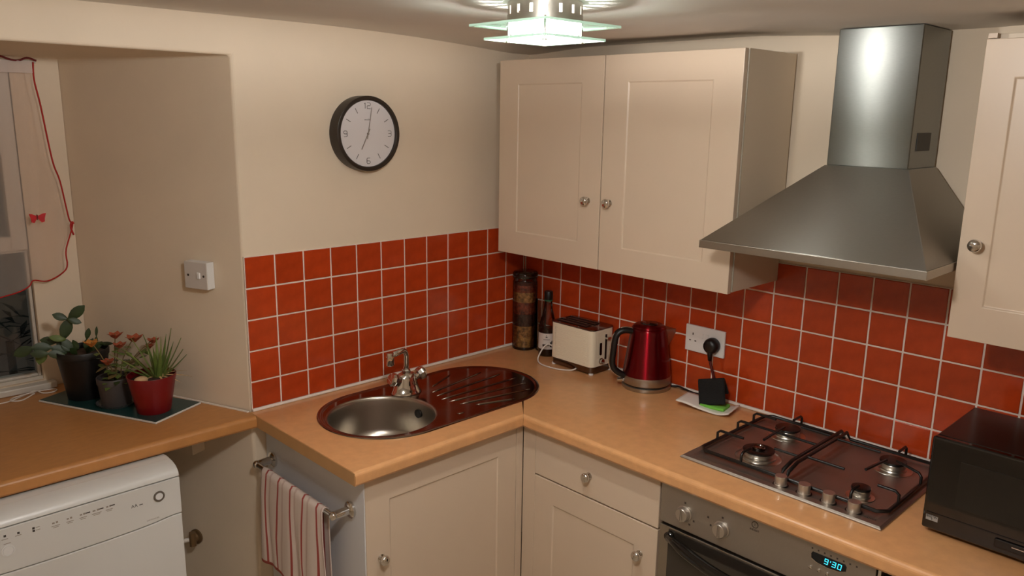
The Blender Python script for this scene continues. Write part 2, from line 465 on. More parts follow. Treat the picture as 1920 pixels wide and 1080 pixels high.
# ------------------------------------------------------------------ worktops
def nose_profile(d, t=0.04, r=0.014):
    # section across the worktop: (depth, height) from the flat top's front edge round the nose to the underside
    return [(d-r, 0.0)]+[(d-r+r*math.sin(math.radians(a)), -r+r*math.cos(math.radians(a))) for a in (18, 36, 54, 72, 90)]+[(d, -t+0.006), (d-0.004, -t)]
def slab(poly_top, hole=None, t=0.04):
    # flat top with an optional hole, side walls and underside
    bm = bmesh.new()
    loops = [poly_top]+([hole] if hole else [])
    edges = []; rings = []
    for L in loops:
        vs = [bm.verts.new((x, y, TOPZ)) for x, y in L]; rings.append(vs)
        edges += [bm.edges.new((vs[i], vs[(i+1) % len(vs)])) for i in range(len(vs))]
    bmesh.ops.triangle_fill(bm, use_beauty=True, use_dissolve=False, edges=edges)
    bm.normal_update()
    for f in bm.faces:
        if f.normal.z < 0: f.normal_flip()
    bm.verts.index_update()
    vs = [v.co.copy() for v in bm.verts]; fs = [[v.index for v in f.verts] for f in bm.faces]
    n = len(vs)
    allv = vs+[v-Vector((0, 0, t)) for v in vs]
    allf = fs+[[i+n for i in f[::-1]] for f in fs]
    for ri, R in enumerate(rings):
        idx = [v.index for v in R]
        for i in range(len(idx)):
            a, b = idx[i], idx[(i+1) % len(idx)]
            allf.append([a, b, b+n, a+n])
    bm.free()
    mb = MB(); mb.add(allv, allf)
    bm = bmesh.new()
    bvs = [bm.verts.new(v) for v in mb.v]
    for f in mb.f:
        try: bm.faces.new([bvs[i] for i in f])
        except ValueError: pass
    bmesh.ops.recalc_face_normals(bm, faces=bm.faces)
    bm.verts.index_update()
    mb.v = [v.co.copy() for v in bm.verts]; mb.f = [[v.index for v in f.verts] for f in bm.faces]
    bm.free()
    return mb
def stadium(cx0, cx1, cy, r, n=24, sx=1.0):
    return arc(cx1, cy, r, -90, 90, n)+arc(cx0, cy, r, 90, 270, n)
SX0, SX1, SY, SR = -0.930, -0.533, -0.299, 0.2225
WF = 0.615    # worktop front, measured from the wall
r_ = 0.014
# sink run: ends at the outer wall corner, butts the hob run at the inside corner
top = [(-1.255, -0.003), (-1.255, -WF+r_), (-WF+r_, -WF+r_), (-0.004, -0.003)]
hole = stadium(SX0, SX1, SY, SR-0.014)
sw = slab(top, hole)
def nose_strip(mb, d, a0, a1, horizontal, miter0=0, miter1=0):
    pr = nose_profile(d)
    pr2 = pr+[(d-r_, -0.04)]
    vs = []
    for (dd, h) in pr2:
        ex = dd-(d-r_)
        p0 = a0 + miter0*ex; p1 = a1 + miter1*ex
        if horizontal: vs += [(p0, -dd, TOPZ+h), (p1, -dd, TOPZ+h)]
        else: vs += [(-dd, p0, TOPZ+h), (-dd, p1, TOPZ+h)]
    fs = [(2*i, 2*i+1, 2*i+3, 2*i+2) for i in range(len(pr2)-1)]
    if not horizontal: fs = [f[::-1] for f in fs]
    fs = [f[::-1] for f in fs]
    n = len(pr2)
    fs += [tuple(2*i for i in range(n)), tuple(2*i+1 for i in range(n))[::-1]]
    mb.add(vs, fs)
nose_strip(sw, WF, -1.255, -WF+r_-0.0006, True, 0, -1)
wk = thing('worktop', 'beech effect kitchen worktop holding the oval sink along the clock wall', 'worktop', (-0.9, -0.3, TOPZ-0.04))
sw.build('slab', WOOD, wk)
MB().box(-1.2565, -1.2549, -WF+0.003, -0.004, TOPZ-0.0395, TOPZ-0.0015).build('end_strip', WOODEND, wk)
top2 = [(-0.004, -0.004), (-WF+r_, -WF+r_-0.0006), (-WF+r_, -2.6), (-0.004, -2.6)]
sw2 = slab(top2)
nose_strip(sw2, WF, -WF+r_-0.0006, -2.6, False, -1, 0)
wk2 = thing('worktop', 'long beech effect worktop carrying hob, kettle and microwave along the cooker wall', 'worktop', (-0.3, -1.4, TOPZ-0.04))
sw2.build('slab', WOOD, wk2)
# alcove worktop
rx = lambda y: -1.2525-0.275/0.7*y
lw = slab([(-2.497, 0.0), (-2.497, 0.697), (rx(0.697)-0.002, 0.697), (rx(0.0)-0.004, 0.0), (-1.2575, 0.0), (-1.2575, -0.05+r_), (-2.497, -0.05+r_)])
nose_strip(lw, 0.05, -2.497, -1.2575, True)
wk3 = thing('worktop', 'beech effect worktop, colour darkened for shade, in the window alcove over the dishwasher', 'worktop', (-1.9, 0.3, TOPZ-0.04))
lw.build('slab', WOODL, wk3)
MB().prism([(rx(0)-0.006, -0.001), (rx(0.69)-0.004, 0.69), (rx(0.69)-0.010, 0.69), (rx(0)-0.012, -0.001)], TOPZ, TOPZ+0.004).build('sealant_bead', SEAL, wk3)

# ------------------------------------------------------------------ sink and tap
sk = thing('sink', 'oval stainless steel sink with round bowl and ribbed drainer', 'sink', (-0.73, -0.30, TOPZ))
def offset_stadium(d, n=40): return stadium(SX0, SX1, SY, SR-d, n)
bm_v = []; bm_f = []
ringp = [(0.0, 0.0006), (0.001, 0.003), (0.006, 0.0046), (0.011, 0.004), (0.016, 0.0012), (0.019, 0.0006)]
rings = []
mb = MB()
N_ = len(offset_stadium(0))
vs = []
for d, h in ringp: vs += [(x, y, TOPZ+h) for x, y in offset_stadium(d)]
fs = []
for i in range(len(ringp)-1):
    for k in range(N_):
        k2 = (k+1) % N_
        fs.append((i*N_+k, i*N_+k2, (i+1)*N_+k2, (i+1)*N_+k))
mb.add(vs, fs)
BX, BY, BR = -0.953, -0.306, 0.176
bm = bmesh.new()
L1 = offset_stadium(0.019); L2 = [(BX+BR*math.cos(2*PI*k/64), BY+BR*math.sin(2*PI*k/64)) for k in range(64)]
es = []
for L in (L1, L2):
    vv = [bm.verts.new((x, y, TOPZ+0.0006)) for x, y in L]
    es += [bm.edges.new((vv[i], vv[(i+1) % len(vv)])) for i in range(len(vv))]
bmesh.ops.triangle_fill(bm, use_beauty=True, edges=es)
bm.normal_update()
for f in bm.faces:
    if f.normal.z < 0: f.normal_flip()
bm.verts.index_update()
mb.add([v.co.copy() for v in bm.verts], [[v.index for v in f.verts] for f in bm.faces]); bm.free()
mb.build('deck', SINKST, sk, smooth=30)
prof = [(BR+0.002, 0.0008), (BR-0.001, 0.0002), (BR-0.004, -0.004), (BR-0.006, -0.012), (BR-0.010, -0.08), (BR-0.014, -0.105)]
for a in range(10, 91, 10):
    prof.append((BR-0.064+0.05*math.cos(math.radians(a)), -0.105-0.045*math.sin(math.radians(a))))
prof += [(0.08, -0.1515), (0.042, -0.153)]
bw = MB(); bw.lathe([(r, z) for r, z in prof], Matrix.Translation((BX, BY, TOPZ)), 64, cap0=False, cap1=True)
bw.f = [f[::-1] for f in bw.f]
bw.build('bowl', BOWLST, sk, smooth=60)
MB().lathe([(0.040, -0.1525), (0.040, -0.150), (0.030, -0.1495), (0.026, -0.1515)], Matrix.Translation((BX, BY, TOPZ)), 32).build('strainer', CHROME, sk, smooth=40)
# overflow on the bowl's right wall
ov = MB(); ang = math.radians(8)
px_, py_ = BX+(BR-0.0105)*math.cos(ang), BY+(BR-0.0105)*math.sin(ang)
ov.lathe([(0.015, 0.0), (0.015, 0.003), (0.010, 0.004)], axis_matrix((px_, py_, TOPZ-0.045), (px_-math.cos(ang), py_-math.sin(ang), TOPZ-0.045)), 20)
ov.build('overflow', BLACKP, sk, smooth=40)
for (a, b) in [((-.663, -.20), (-.53, -.14)), ((-.698, -.247), (-.425, -.195)), ((-.711, -.286), (-.385, -.258)), ((-.719, -.324), (-.372, -.328)),
               ((-.714, -.358), (-.385, -.395)), ((-.702, -.40), (-.42, -.452)), ((-.666, -.44), (-.53, -.487))]:
    n = 10; pts = [Vector((a[0]+(b[0]-a[0])*i/n, a[1]+(b[1]-a[1])*i/n, TOPZ+0.0005)) for i in range(n+1)]
    rs = [0.0015]+[0.0042]*(n-1)+[0.0015]
    MB().tube(pts, 0.004, 8, rs=rs).build('drainer_rib', SINKST, sk, smooth=180)
ob = MB(); ob.sphere((-0.752, -0.462, TOPZ+0.0008), 0.012, 16, 6, (1.2, 0.8, 0.2)); ob.build('tap_hole_cover', SINKST, sk, smooth=180)

tp = thing('mixer_tap', 'chrome mixer tap with swivel spout and two crosshead handles behind the sink bowl', 'tap', (-0.765, -0.185, TOPZ+0.001))
TX, TY = -0.765, -0.185
m = MB()
m.lathe([(0.046, 0.0), (0.046, 0.004), (0.040, 0.012), (0.034, 0.035), (0.030, 0.055), (0.026, 0.066), (0.020, 0.070)], Matrix.Translation((TX, TY, TOPZ+0.0012)) @ Matrix.Diagonal((1.25, 0.95, 1, 1)), 32)
m.build('body', CHROME, tp, smooth=50)
sp = MB()
spd = Vector((-0.86, -0.30, 0)).normalized()
pth = [Vector((TX, TY, TOPZ+0.068)), Vector((TX, TY, TOPZ+0.10)), Vector((TX, TY, TOPZ+0.135))]
for a in (20, 45, 70, 90):
    pth.append(Vector((TX, TY, TOPZ+0.135))+spd*(0.022*(1-math.cos(math.radians(a))))+Vector((0, 0, 0.022*math.sin(math.radians(a)))))
pth.append(Vector((TX, TY, TOPZ+0.157))+spd*0.088)
sp.tube(pth, 0.0095, 14)
sp.build('spout', CHROME, tp, smooth=180)
e = pth[-1]
nz = MB(); nz.lathe([(0.012, 0.012), (0.0135, 0.008), (0.0135, -0.03), (0.011, -0.034)][::-1], Matrix.Translation(e+spd*0.006), 18); nz.build('nozzle', CHROME, tp, smooth=50)
MB().lathe([(0.015, 0), (0.015, 0.014), (0.012, 0.018)], Matrix.Translation((TX, TY, TOPZ+0.068)), 8).build('collar', CHROME, tp)
for sgn in (-1, 1):
    d = Vector((sgn*0.95, -0.12, 0.42)).normalized()
    a = Vector((TX, TY, TOPZ+0.034))+d*0.02
    h = MB(); h.cyl(a, a+d*0.03, 0.012)
    h.lathe([(0.010, 0.0), (0.021, 0.004), (0.024, 0.012), (0.024, 0.024), (0.019, 0.031), (0.008, 0.033)], axis_matrix(a+d*0.028, a+d*0.06), 10)
    h.build('handle', CHROME, tp, smooth=25)

# ------------------------------------------------------------------ knobs, cabinets
def knob(parent, M, r=0.0155):
    m = MB(M); m.lathe([(0.012, 0), (0.012, 0.002), (0.0065, 0.004), (0.0065, 0.011), (r*0.85, 0.014), (r, 0.019), (r*0.9, 0.025), (r*0.5, 0.0285), (0.001, 0.029)], None, 24)
    o = m.build('knob', CHROME, parent, smooth=60); return o
# sink base unit (faces -y)
ca = thing('base_cabinet', 'cream base cabinet under the sink with white end panel holding the towel rail', 'cabinet', (-0.9, -0.3, 0))
M = FR((0, -0.562, 0), 'A')
MB().box(-1.207, -1.189, -0.578, -0.004, 0.0, 0.8595).build('end_panel', WHITEP, ca, bevel=0.001)
MB().box(-1.189, -0.60, -0.56, -0.02, 0.10, 0.118).build('bottom_shelf', CARC, ca)
MB().box(-1.189, -0.60, -0.022, -0.008, 0.118, 0.8595).build('back_panel', CARC, ca)
MB().box(-1.189, -0.60, -0.50, -0.485, 0.0, 0.10).build('plinth', CREAM, ca)
MB().box(-1.189, -0.62, -0.56, -0.545, 0.835, 0.8595).build('top_rail', CARC, ca)
d = MB(M); d.door(-1.204, -0.611, 0.115, 0.8475, 0.0, 0.019, 0.082, 0.08)
dr = d.build('door', CREAM, ca, bevel=0.0015)
knob(dr, M @ Matrix.Translation((-1.155, 0.592, 0.019)))
MB().box(-0.6075, -0.5785, -0.580, -0.545, 0.10, 0.852).build('corner_post', CREAM, ca, bevel=0.0015)
# drawer base unit (faces -x)
cbn = thing('base_cabinet', 'cream base cabinet with one drawer over a door, between corner and oven', 'cabinet', (-0.3, -0.9, 0))
MB().box(-0.562, -0.02, -1.140, -0.64, 0.10, 0.8595).build('carcass', CARC, cbn)
MB().box(-0.50, -0.06, -1.140, -0.64, 0.0, 0.10).build('plinth', CREAM, cbn)
MB().box(-0.5782, -0.5635, -0.638, -0.5815, 0.10, 0.852).build('corner_post', CREAM, cbn, bevel=0.0015)
M = FR((-0.5625, 0, 0), 'B')
d = MB(M); d.box(0.6415, 1.136, 0.697, 0.8485, 0, 0.019); dw = d.build('drawer', CREAM, cbn, bevel=0.002)
knob(dw, M @ Matrix.Translation((0.873, 0.768, 0.019)))
d = MB(M); d.door(0.6415, 1.136, 0.115, 0.692, 0, 0.019, 0.082, 0.08); dr = d.build('door', CREAM, cbn, bevel=0.0015)
knob(dr, M @ Matrix.Translation((1.077, 0.592, 0.019)))
# unit past the oven
cc = thing('base_cabinet', 'pale base cabinet just past the oven under the microwave', 'cabinet', (-0.3, -2.1, 0))
MB().box(-0.562, -0.02, -2.55, -1.772, 0.10, 0.8595).build('carcass', CARC, cc)
MB().box(-0.50, -0.06, -2.55, -1.772, 0.0, 0.10).build('plinth', CREAM, cc)
for a, b in ((1.777, 2.16), (2.164, 2.548)):
    d = MB(M); d.door(a, b, 0.115, 0.8485, 0, 0.019, 0.07, 0.08); dr = d.build('door', CREAM, cc, bevel=0.0015)
    knob(dr, M @ Matrix.Translation((b-0.045 if a < 2 else a+0.045, 0.592, 0.019)))

def wall_cab(label, y0, y1, doors, z0, z1, ztop, loc, knobs, su=0.094):
    t = thing('wall_cabinet', label, 'cabinet', loc)
    MB().box(-0.2805, -0.0095, -y1, -y0, z0+0.004, ztop).build('carcass', CARC, t, bevel=0.001)
    Mx = FR((-0.282, 0, 0), 'B')
    for (a, b), k in zip(doors, knobs):
        d = MB(Mx); d.door(a, b, z0, z1, 0, 0.019, su, 0.084); dr = d.build('door', CREAM, t, bevel=0.0015)
        knob(dr, Mx @ Matrix.Translation((k, 1.576, 0.019)))
    return t
wc = wall_cab('cream two door wall cabinet beside the cooker hood, above kettle and toaster', 0.153, 1.142, [(0.151, 0.640), (0.6445, 1.1385)], 1.348, 2.046, 2.046, (-0.15, -0.65, 1.348), (0.588, 0.681))
MB().box(-0.2815, -0.2800, -1.1425, -1.1385, 1.352, 2.044).build('edge_band', EDGEB, wc)
wc2 = wall_cab('cream wall cabinet past the cooker hood, above the microwave', 1.741, 2.54, [(1.738, 2.135), (2.139, 2.54)], 1.348, 2.036, 2.048, (-0.15, -2.1, 1.348), (1.776, 2.50), 0.066)
MB().box(-0.300, -0.282, -1.758, -1.740, 2.038, 2.048).build('end_clip', CREAM, wc2)

# ------------------------------------------------------------------ cooker hood
hd = thing('cooker_hood', 'brushed steel chimney cooker hood with flared canopy above the hob', 'cooker hood', (-0.2, -1.44, 1.508))
hy0, hy1, hx = -1.1455, -1.7345, -0.48
MB().box(hx, -0.010, hy1, hy0, 1.508, 1.529).build('rim', STEEL, hd, bevel=0.001)
cy0, cy1, cx, cz = -1.3545, -1.5675, -0.203, 1.734
can = MB()
vs = [(hx+0.002, hy1+0.002, 1.529), (hx+0.002, hy0-0.002, 1.529), (-0.010, hy0-0.002, 1.529), (-0.010, hy1+0.002, 1.529),
      (cx-0.004, cy1-0.004, cz), (cx-0.004, cy0+0.004, cz), (-0.010, cy0+0.004, cz), (-0.010, cy1-0.004, cz)]
can.add(vs, [(0, 4, 5, 1), (1, 5, 6, 2), (2, 6, 7, 3), (3, 7, 4, 0), (4, 7, 6, 5), (0, 1, 2, 3)])
can.build('canopy', STEELC, hd, bevel=0.002)
ch = MB().box(cx, -0.010, cy1, cy0, cz, ZC-0.002).build('chimney', STEELV, hd, bevel=0.002)
vg = MB().box(-0.165, -0.072, cy1-0.0015, cy1+0.001, 1.779, 1.825).build('vent_grille', VENT, ch)
for k in range(2):
    MB().box(hx+0.03, -0.04, -1.43-0.27*k+0.002 if k else -1.432, -1.165 if not k else -1.4345, 1.5045, 1.5082).build('grease_filter', FILTER, hd)

# ------------------------------------------------------------------ hob
hb = thing('gas_hob', 'stainless steel four burner gas hob set in the worktop', 'hob', (-0.265, -1.43, TOPZ))
HX0, HX1, HY0, HY1 = -0.508, -0.022, -1.714, -1.146
HZ = TOPZ+0.008
pl = MB()
vs = []
for ins, z in ((0, TOPZ+0.0003), (0.0, TOPZ+0.004), (0.006, HZ), (0.024, HZ), (0.034, HZ-0.003)):
    vs += [(HX0+ins, HY0+ins, z), (HX1-ins, HY0+ins, z), (HX1-ins, HY1-ins, z), (HX0+ins, HY1-ins, z)]
fs = [(0, 3, 2, 1), (16, 17, 18, 19)]
for i in range(4):
    for k in range(4):
        k2 = (k+1) % 4
        fs.append((4*i+k, 4*i+k2, 4*i+4+k2, 4*i+4+k))
pl.add(vs, fs); pl.build('plate', HOBST, hb, bevel=0.001)
PZ = HZ-0.003
def burner(x, y, r, wok=False):
    Mx = Matrix.Translation((x, y, PZ))
    m = MB(); m.lathe([(r*1.55, 0.0002), (r*1.5, 0.002), (r*1.1, 0.003), (r*1.05, 0.006)], Mx, 36); b = m.build('burner_base', ALU, hb, smooth=40)
    m = MB(); m.lathe([(r*0.9, 0.004), (r*0.98, 0.008), (r*1.0, 0.019), (r*0.96, 0.021)], Mx, 36); m.build('burner_ring', ALU, b, smooth=40)
    if wok:
        m = MB(); m.lathe([(r*1.2, 0.003), (r*1.2, 0.008), (r*1.1, 0.010), (r*1.0, 0.010)], Mx, 36); m.build('outer_ring', ALU, b, smooth=40)
        m = MB(); m.lathe([(r*1.05, 0.0215), (r*1.06, 0.024), (r*0.9, 0.0265), (r*0.55, 0.026), (r*0.5, 0.0245)], Mx, 36); m.build('burner_cap', BLACKEN, b, smooth=40)
        m = MB(); m.lathe([(r*0.42, 0.024), (r*0.42, 0.031), (r*0.34, 0.033), (r*0.3, 0.031)], Mx, 28); m.build('inner_crown', CHROMED, b, smooth=40)
    else:
        m = MB(); m.lathe([(r*1.0, 0.0215), (r*1.04, 0.024), (r*1.0, 0.028), (r*0.8, 0.0295), (0.002, 0.030)], Mx, 36); m.build('burner_cap', BLACKEN, b, smooth=40)
    return b
burner(-0.350, -1.305, 0.042, True)
burner(-0.140, -1.285, 0.036)
burner(-0.375, -1.608, 0.0235)
burner(-0.143, -1.600, 0.034)
def rod(mb, pts, r=0.0042): mb.tube(pts, r, 8)
GZ = PZ+0.012; GT = PZ+0.042
for side in (0, 1):
    m = MB()
    y0 = -1.170 if side == 0 else -1.698
    ym = -1.424 if side == 0 else -1.440
    sg = -1 if side == 0 else 1
    gx0, gx1 = -0.447, -0.050
    fr = [(gx0, y0+sg*0.02, GZ), (gx0, ym, GZ), (gx0+0.012, ym, GT-0.012), (gx0+0.06, ym, GT), (gx1-0.03, ym, GT), (gx1, ym, GZ), (gx1, y0+sg*0.02, GZ), (gx1-0.02, y0, GZ), (gx0+0.02, y0, GZ)]
    m.tube([Vector(p) for p in fr], 0.0052, 8, closed=True)
    m.build('pan_support', BLACKEN, hb, smooth=60)
    g = bpy.data.objects[-1] if False else m
    par = hb.children[-1]
    def finger(p, q):
        fm = MB(); p = Vector(p); q = Vector(q)
        d = (q-p); d.z = 0; d.normalize()
        up = Vector((0, 0, GT-GZ))
        fm.tube([p, p+up*0.75, p+up+d*0.009, Vector((q.x, q.y, GT))], 0.0040, 8)
        fm.build('finger', BLACKEN, par, smooth=60)
    if side == 0:
        finger((-0.350, y0, GZ), (-0.350, -1.255, 0)); finger((-0.140, y0, GZ), (-0.140, -1.245, 0))
        finger((-0.235, y0, GZ), (-0.235, ym, 0)); finger((gx1, -1.285, GZ), (-0.105, -1.285, 0)); finger((gx0, -1.305, GZ), (-0.40, -1.305, 0))
        a = MB(); a.tube([(-0.315, -1.300, GT), (-0.18, -1.292, GT)], 0.004, 8); a.build('finger', BLACKEN, par, smooth=60)
        a = MB(); a.tube([(-0.350, ym, GT), (-0.350, -1.352, GT)], 0.004, 8); a.build('finger', BLACKEN, par, smooth=60)
        a = MB(); a.tube([(-0.140, ym, GT), (-0.140, -1.328, GT)], 0.004, 8); a.build('finger', BLACKEN, par, smooth=60)
    else:
        finger((-0.365, y0, GZ), (-0.365, -1.645, 0)); finger((-0.215, y0, GZ), (-0.180, ym, 0) if False else (-0.175, -1.62, 0))
        finger((gx1, -1.600, GZ), (-0.105, -1.600, 0)); finger((gx0, -1.612, GZ), (-0.405, -1.612, 0))
        a = MB(); a.tube([(-0.335, ym, GT), (-0.335, -1.545, GT)], 0.004, 8); a.build('finger', BLACKEN, par, smooth=60)
        a = MB(); a.tube([(-0.150, ym, GT), (-0.150, -1.565, GT)], 0.004, 8); a.build('finger', BLACKEN, par, smooth=60)
        a = MB(); a.tube([(-0.295, -1.585, GT), (-0.19, -1.598, GT)], 0.004, 8); a.build('finger', BLACKEN, par, smooth=60)
for y in (-1.436, -1.501, -1.566, -1.631):
    m = MB(); m.lathe([(0.0175, 0.0015), (0.0175, 0.003), (0.0155, 0.004), (0.0160, 0.024), (0.0150, 0.0265), (0.001, 0.027)], Matrix.Translation((-0.468, y, PZ+0.001)), 28)
    k = m.build('knob', SATIN, hb, smooth=40)
    m = MB(); m.lathe([(0.0205, 0.0005), (0.0205, 0.0014), (0.017, 0.0015)], Matrix.Translation((-0.468, y, PZ+0.001)), 28); m.build('bezel', BLACKP, k)
mb = MB(); mb.text('INDESIT', 0.009, Matrix.Translation((-0.478, -1.675, HZ+0.0003)) @ Matrix.Rotation(-PI/2, 4, 'Z'), 0.0004); mb.build('brand_print', INK, hb)

# ------------------------------------------------------------------ oven
ov_ = thing('oven', 'built-in stainless electric oven with bowed black handle and lit clock', 'oven', (-0.3, -1.444, 0.1))
OF = -0.589
MB().box(-0.570, -0.04, -1.742, -1.146, 0.10, 0.852).build('housing', STEELD, ov_)
M = FR((OF, 0, 0), 'B')
d = MB(M); d.box(1.1455, 1.7425, 0.7325, 0.8525, -0.019, 0.0); cp = d.build('control_panel', STEELD, ov_, bevel=0.002)
d = MB(M); d.box(1.1465, 1.7415, 0.135, 0.723, -0.018, -0.001); dd = d.build('door', STEEL, ov_, bevel=0.002)
d = MB(M); d.box(1.178, 1.710, 0.18, 0.7175, -0.0015, 0.0015); d.build('door_glass', DARKWIN, dd, bevel=0.0008)
d = MB(M); d.box(1.1470, 1.7410, 0.723, 0.7328, -0.018, -0.012); d.build('seam', SEAM, ov_)
h = MB(M)
pts = []; 
for i in range(21):
    t = -1+2*i/20
    pts.append(Vector((1.444+t*0.258, 0.700-0.026*(1-t*t), 0.012+0.036*(1-t*t))))
rsl = [0.0165 if 1 < i < 19 else 0.012 for i in range(21)]
h.tube(pts, 0.014, 12, rs=rsl)
h.cyl((1.186, 0.700, 0.0), (1.186, 0.700, 0.014), 0.014); h.cyl((1.702, 0.700, 0.0), (1.702, 0.700, 0.014), 0.014)
h.build('handle', BLACKG, dd, smooth=180)
for u in (1.226, 1.343):
    k = MB(M); k.lathe([(0.0235, 0), (0.0235, 0.003), (0.0205, 0.005), (0.0195, 0.016), (0.0175, 0.0185), (0.001, 0.019)], Matrix.Translation((u, 0.784, 0)), 32)
    ko = k.build('knob', SATIN, ov_, smooth=40)
    k = MB(M @ Matrix.Translation((u, 0.784, 0)) @ Matrix.Rotation(math.radians(4), 4, 'Z')); k.box(-0.0035, 0.0035, -0.017, 0.018, 0.0185, 0.0225); k.build('grip', SATIN, ko, bevel=0.001)
    k = MB(M @ Matrix.Translation((u, 0.784, 0))); k.box(-0.0005, 0.0005, -0.014, 0.018, 0.0225, 0.0229); k.build('pointer', INK, ko)
k = MB(M)
for (u, v) in ((1.226, 0.815), (1.256, 0.772), (1.243, 0.757), (1.300, 0.802), (1.343, 0.817), (1.309, 0.782)):
    k.box(u-0.0028, u+0.0028, v-0.0028, v+0.0028, 0, 0.0004)
k.text('I', 0.010, Matrix.Translation((1.436, 0.8345, 0.0004)), 0.0006)
k.tube([(1.436+0.0085*math.cos(2*PI*i/28), 0.8345+0.0085*math.sin(2*PI*i/28), 0.0003) for i in range(28)], 0.0009, 6, closed=True)
k.text('INDESIT', 0.0075, Matrix.Translation((1.436, 0.8195, 0.0003)), 0.0005)
for i in range(8):
    u = 1.590+i*0.0155; k.box(u-0.002, u+0.002, 0.8335-i*0.0003, 0.8375-i*0.0003, 0, 0.0004)
k.build('markings', INK, cp)['kind'] = 'stuff'
# clock display: a dark lens with cyan digits
dsp = MB(M)
poly = [(1.592, 0.8275), (1.672, 0.8275), (1.676, 0.822), (1.675, 0.811), (1.66, 0.8045), (1.632, 0.8018), (1.604, 0.8045), (1.590, 0.811), (1.589, 0.822)]
dsp.prism(poly, 0.0, 0.0012); do = dsp.build('display', DISPG, cp)
lip = MB(M); lip.tube([Vector((u, v-0.0012, 0.001)) for u, v in ((1.675, 0.811), (1.66, 0.8045), (1.632, 0.8018), (1.604, 0.8045), (1.590, 0.811))], 0.0011, 6); lip.build('lip', CHROME, do)
seg = MB(M)
SEGS = {'9': 'abcdfg', '3': 'abcdg', '0': 'abcdef', "'": 'q'}
def digit(ch, u, v, wd, hh):
    t = 0.0016; sk_ = 0.12
    def bar(u0, u1, v0, v1):
        vs = [(u0+sk_*(v0), v0), (u1+sk_*(v0), v0), (u1+sk_*(v1), v1), (u0+sk_*(v1), v1)]
        seg.add([(u+a, v+b, 0.0012) for a, b in vs]+[(u+a, v+b, 0.0017) for a, b in vs], [(3, 2, 1, 0), (4, 5, 6, 7), (0, 1, 5, 4), (1, 2, 6, 5), (2, 3, 7, 6), (3, 0, 4, 7)])
    h2 = hh/2
    D = {'a': (0, wd, hh-t, hh), 'b': (wd-t, wd, h2, hh), 'c': (wd-t, wd, 0, h2), 'd': (0, wd, 0, t), 'e': (0, t, 0, h2), 'f': (0, t, h2, hh), 'g': (0, wd, h2-t/2, h2+t/2), 'q': (0, t, hh*0.62, hh*0.92)}
    for s_ in SEGS[ch]: bar(*D[s_])
u = 1.622
for chh, adv in (('9', 0.0135), ("'", 0.0052), ('3', 0.0135), ('0', 0.0135)):
    digit(chh, u, 0.8085, 0.0092, 0.0145); u += adv
seg.build('digits', CYAN, do)
for i in range(5):
    b = MB(M); b.lathe([(0.0042, 0), (0.0040, 0.003), (0.001, 0.0042)], Matrix.Translation((1.590+i*0.021, 0.785, 0)), 14); b.build('button', CHROME, cp, smooth=50)
MB(M).box(1.747, 1.7535, 0.10, 0.852, -0.02, 0.0).build('side_trim', CHROME, ov_)

# ------------------------------------------------------------------ microwave
mw = thing('microwave', 'black microwave oven standing on the worktop beside the hob', 'microwave', (-0.29, -2.0, TOPZ))
my0, my1, mz0, mz1, mxf, mxb = -1.776, -2.236, TOPZ+0.013, 1.141, -0.432, -0.142
MB().box(mxf+0.022, mxb, my1, my0-0.002, mz0, mz1-0.001).build('body', BLACKTOP, mw, bevel=0.004)
M = FR((mxf+0.022, 0, 0), 'B')
d = MB(M); d.box(1.776, 2.236, mz0-0.001, mz1, 0, 0.022); fr = d.build('front', BLACKG, mw, bevel=0.005, seg=3)
d = MB(M); d.box(1.842, 2.110, 0.985, 1.098, 0.0215, 0.0228); d.build('window', MWWIN, fr, bevel=0.0005)
d = MB(M); d.box(1.785, 2.228, 0.953, 0.9555, 0.0215, 0.0235); d.build('trim_line', BLACKTOP, fr)
d = MB(M); d.box(1.93, 2.01, 0.925, 0.947, 0.0215, 0.027); bt = d.build('door_button', BLACKTOP, fr, bevel=0.003)
d = MB(M); d.box(1.965, 2.005, 0.9375, 0.9395, 0.0268, 0.028); d.build('chrome_strip', CHROME, bt)
d = MB(M); d.box(1.7845, 1.8105, 0.9345, 0.9475, 0.0215, 0.0226); bd = d.build('badge', GREYB, fr)
d = MB(M); d.text('800 W', 0.0085, Matrix.Translation((1.7975, 0.9440, 0.0229)), 0.0004); d.text('E', 0.0075, Matrix.Translation((1.7975, 0.9380, 0.0229)), 0.0004); d.build('badge_print', BLACKP, bd)
for x in (-0.39, -0.17):
    for y in (-1.83, -2.19):
        m = MB(); m.lathe([(0.012, 0), (0.014, 0.013)], Matrix.Translation((x, y, TOPZ)), 14); m.build('foot', BLACKP, mw)
for i in range(2):
    pass

# ------------------------------------------------------------------ dishwasher
dwt = thing('dishwasher', 'white slimline-fronted dishwasher under the alcove worktop', 'dishwasher', (-1.84, 0.15, 0))
DX0, DX1, DFY = -2.145, -1.546, -0.140
MB().box(DX0, DX1, -0.085, 0.44, 0.06, 0.853).build('body', WHITEAPP, dwt, bevel=0.004)
M = FR((0, -0.085, 0), 'A')
# rounded lid edge along the top front
lid = MB()
pr = [(-0.05, 0.8545), (-0.10, 0.8515), (-0.122, 0.845), (-0.136, 0.834), (-0.141, 0.8195), (-0.086, 0.8195), (-0.05, 0.83)]
n = len(pr)
lid.add([(DX0, a, b) for a, b in pr]+[(DX1, a, b) for a, b in pr], [tuple(range(n)), tuple(range(n, 2*n))[::-1]]+[(i, n+i, n+(i+1) % n, (i+1) % n) for i in range(n)])
lid.f = [f[::-1] for f in lid.f]
lo = lid.build('lid', WHITEAPP, dwt, smooth=50, bevel=0.002)
cpn = MB(M)
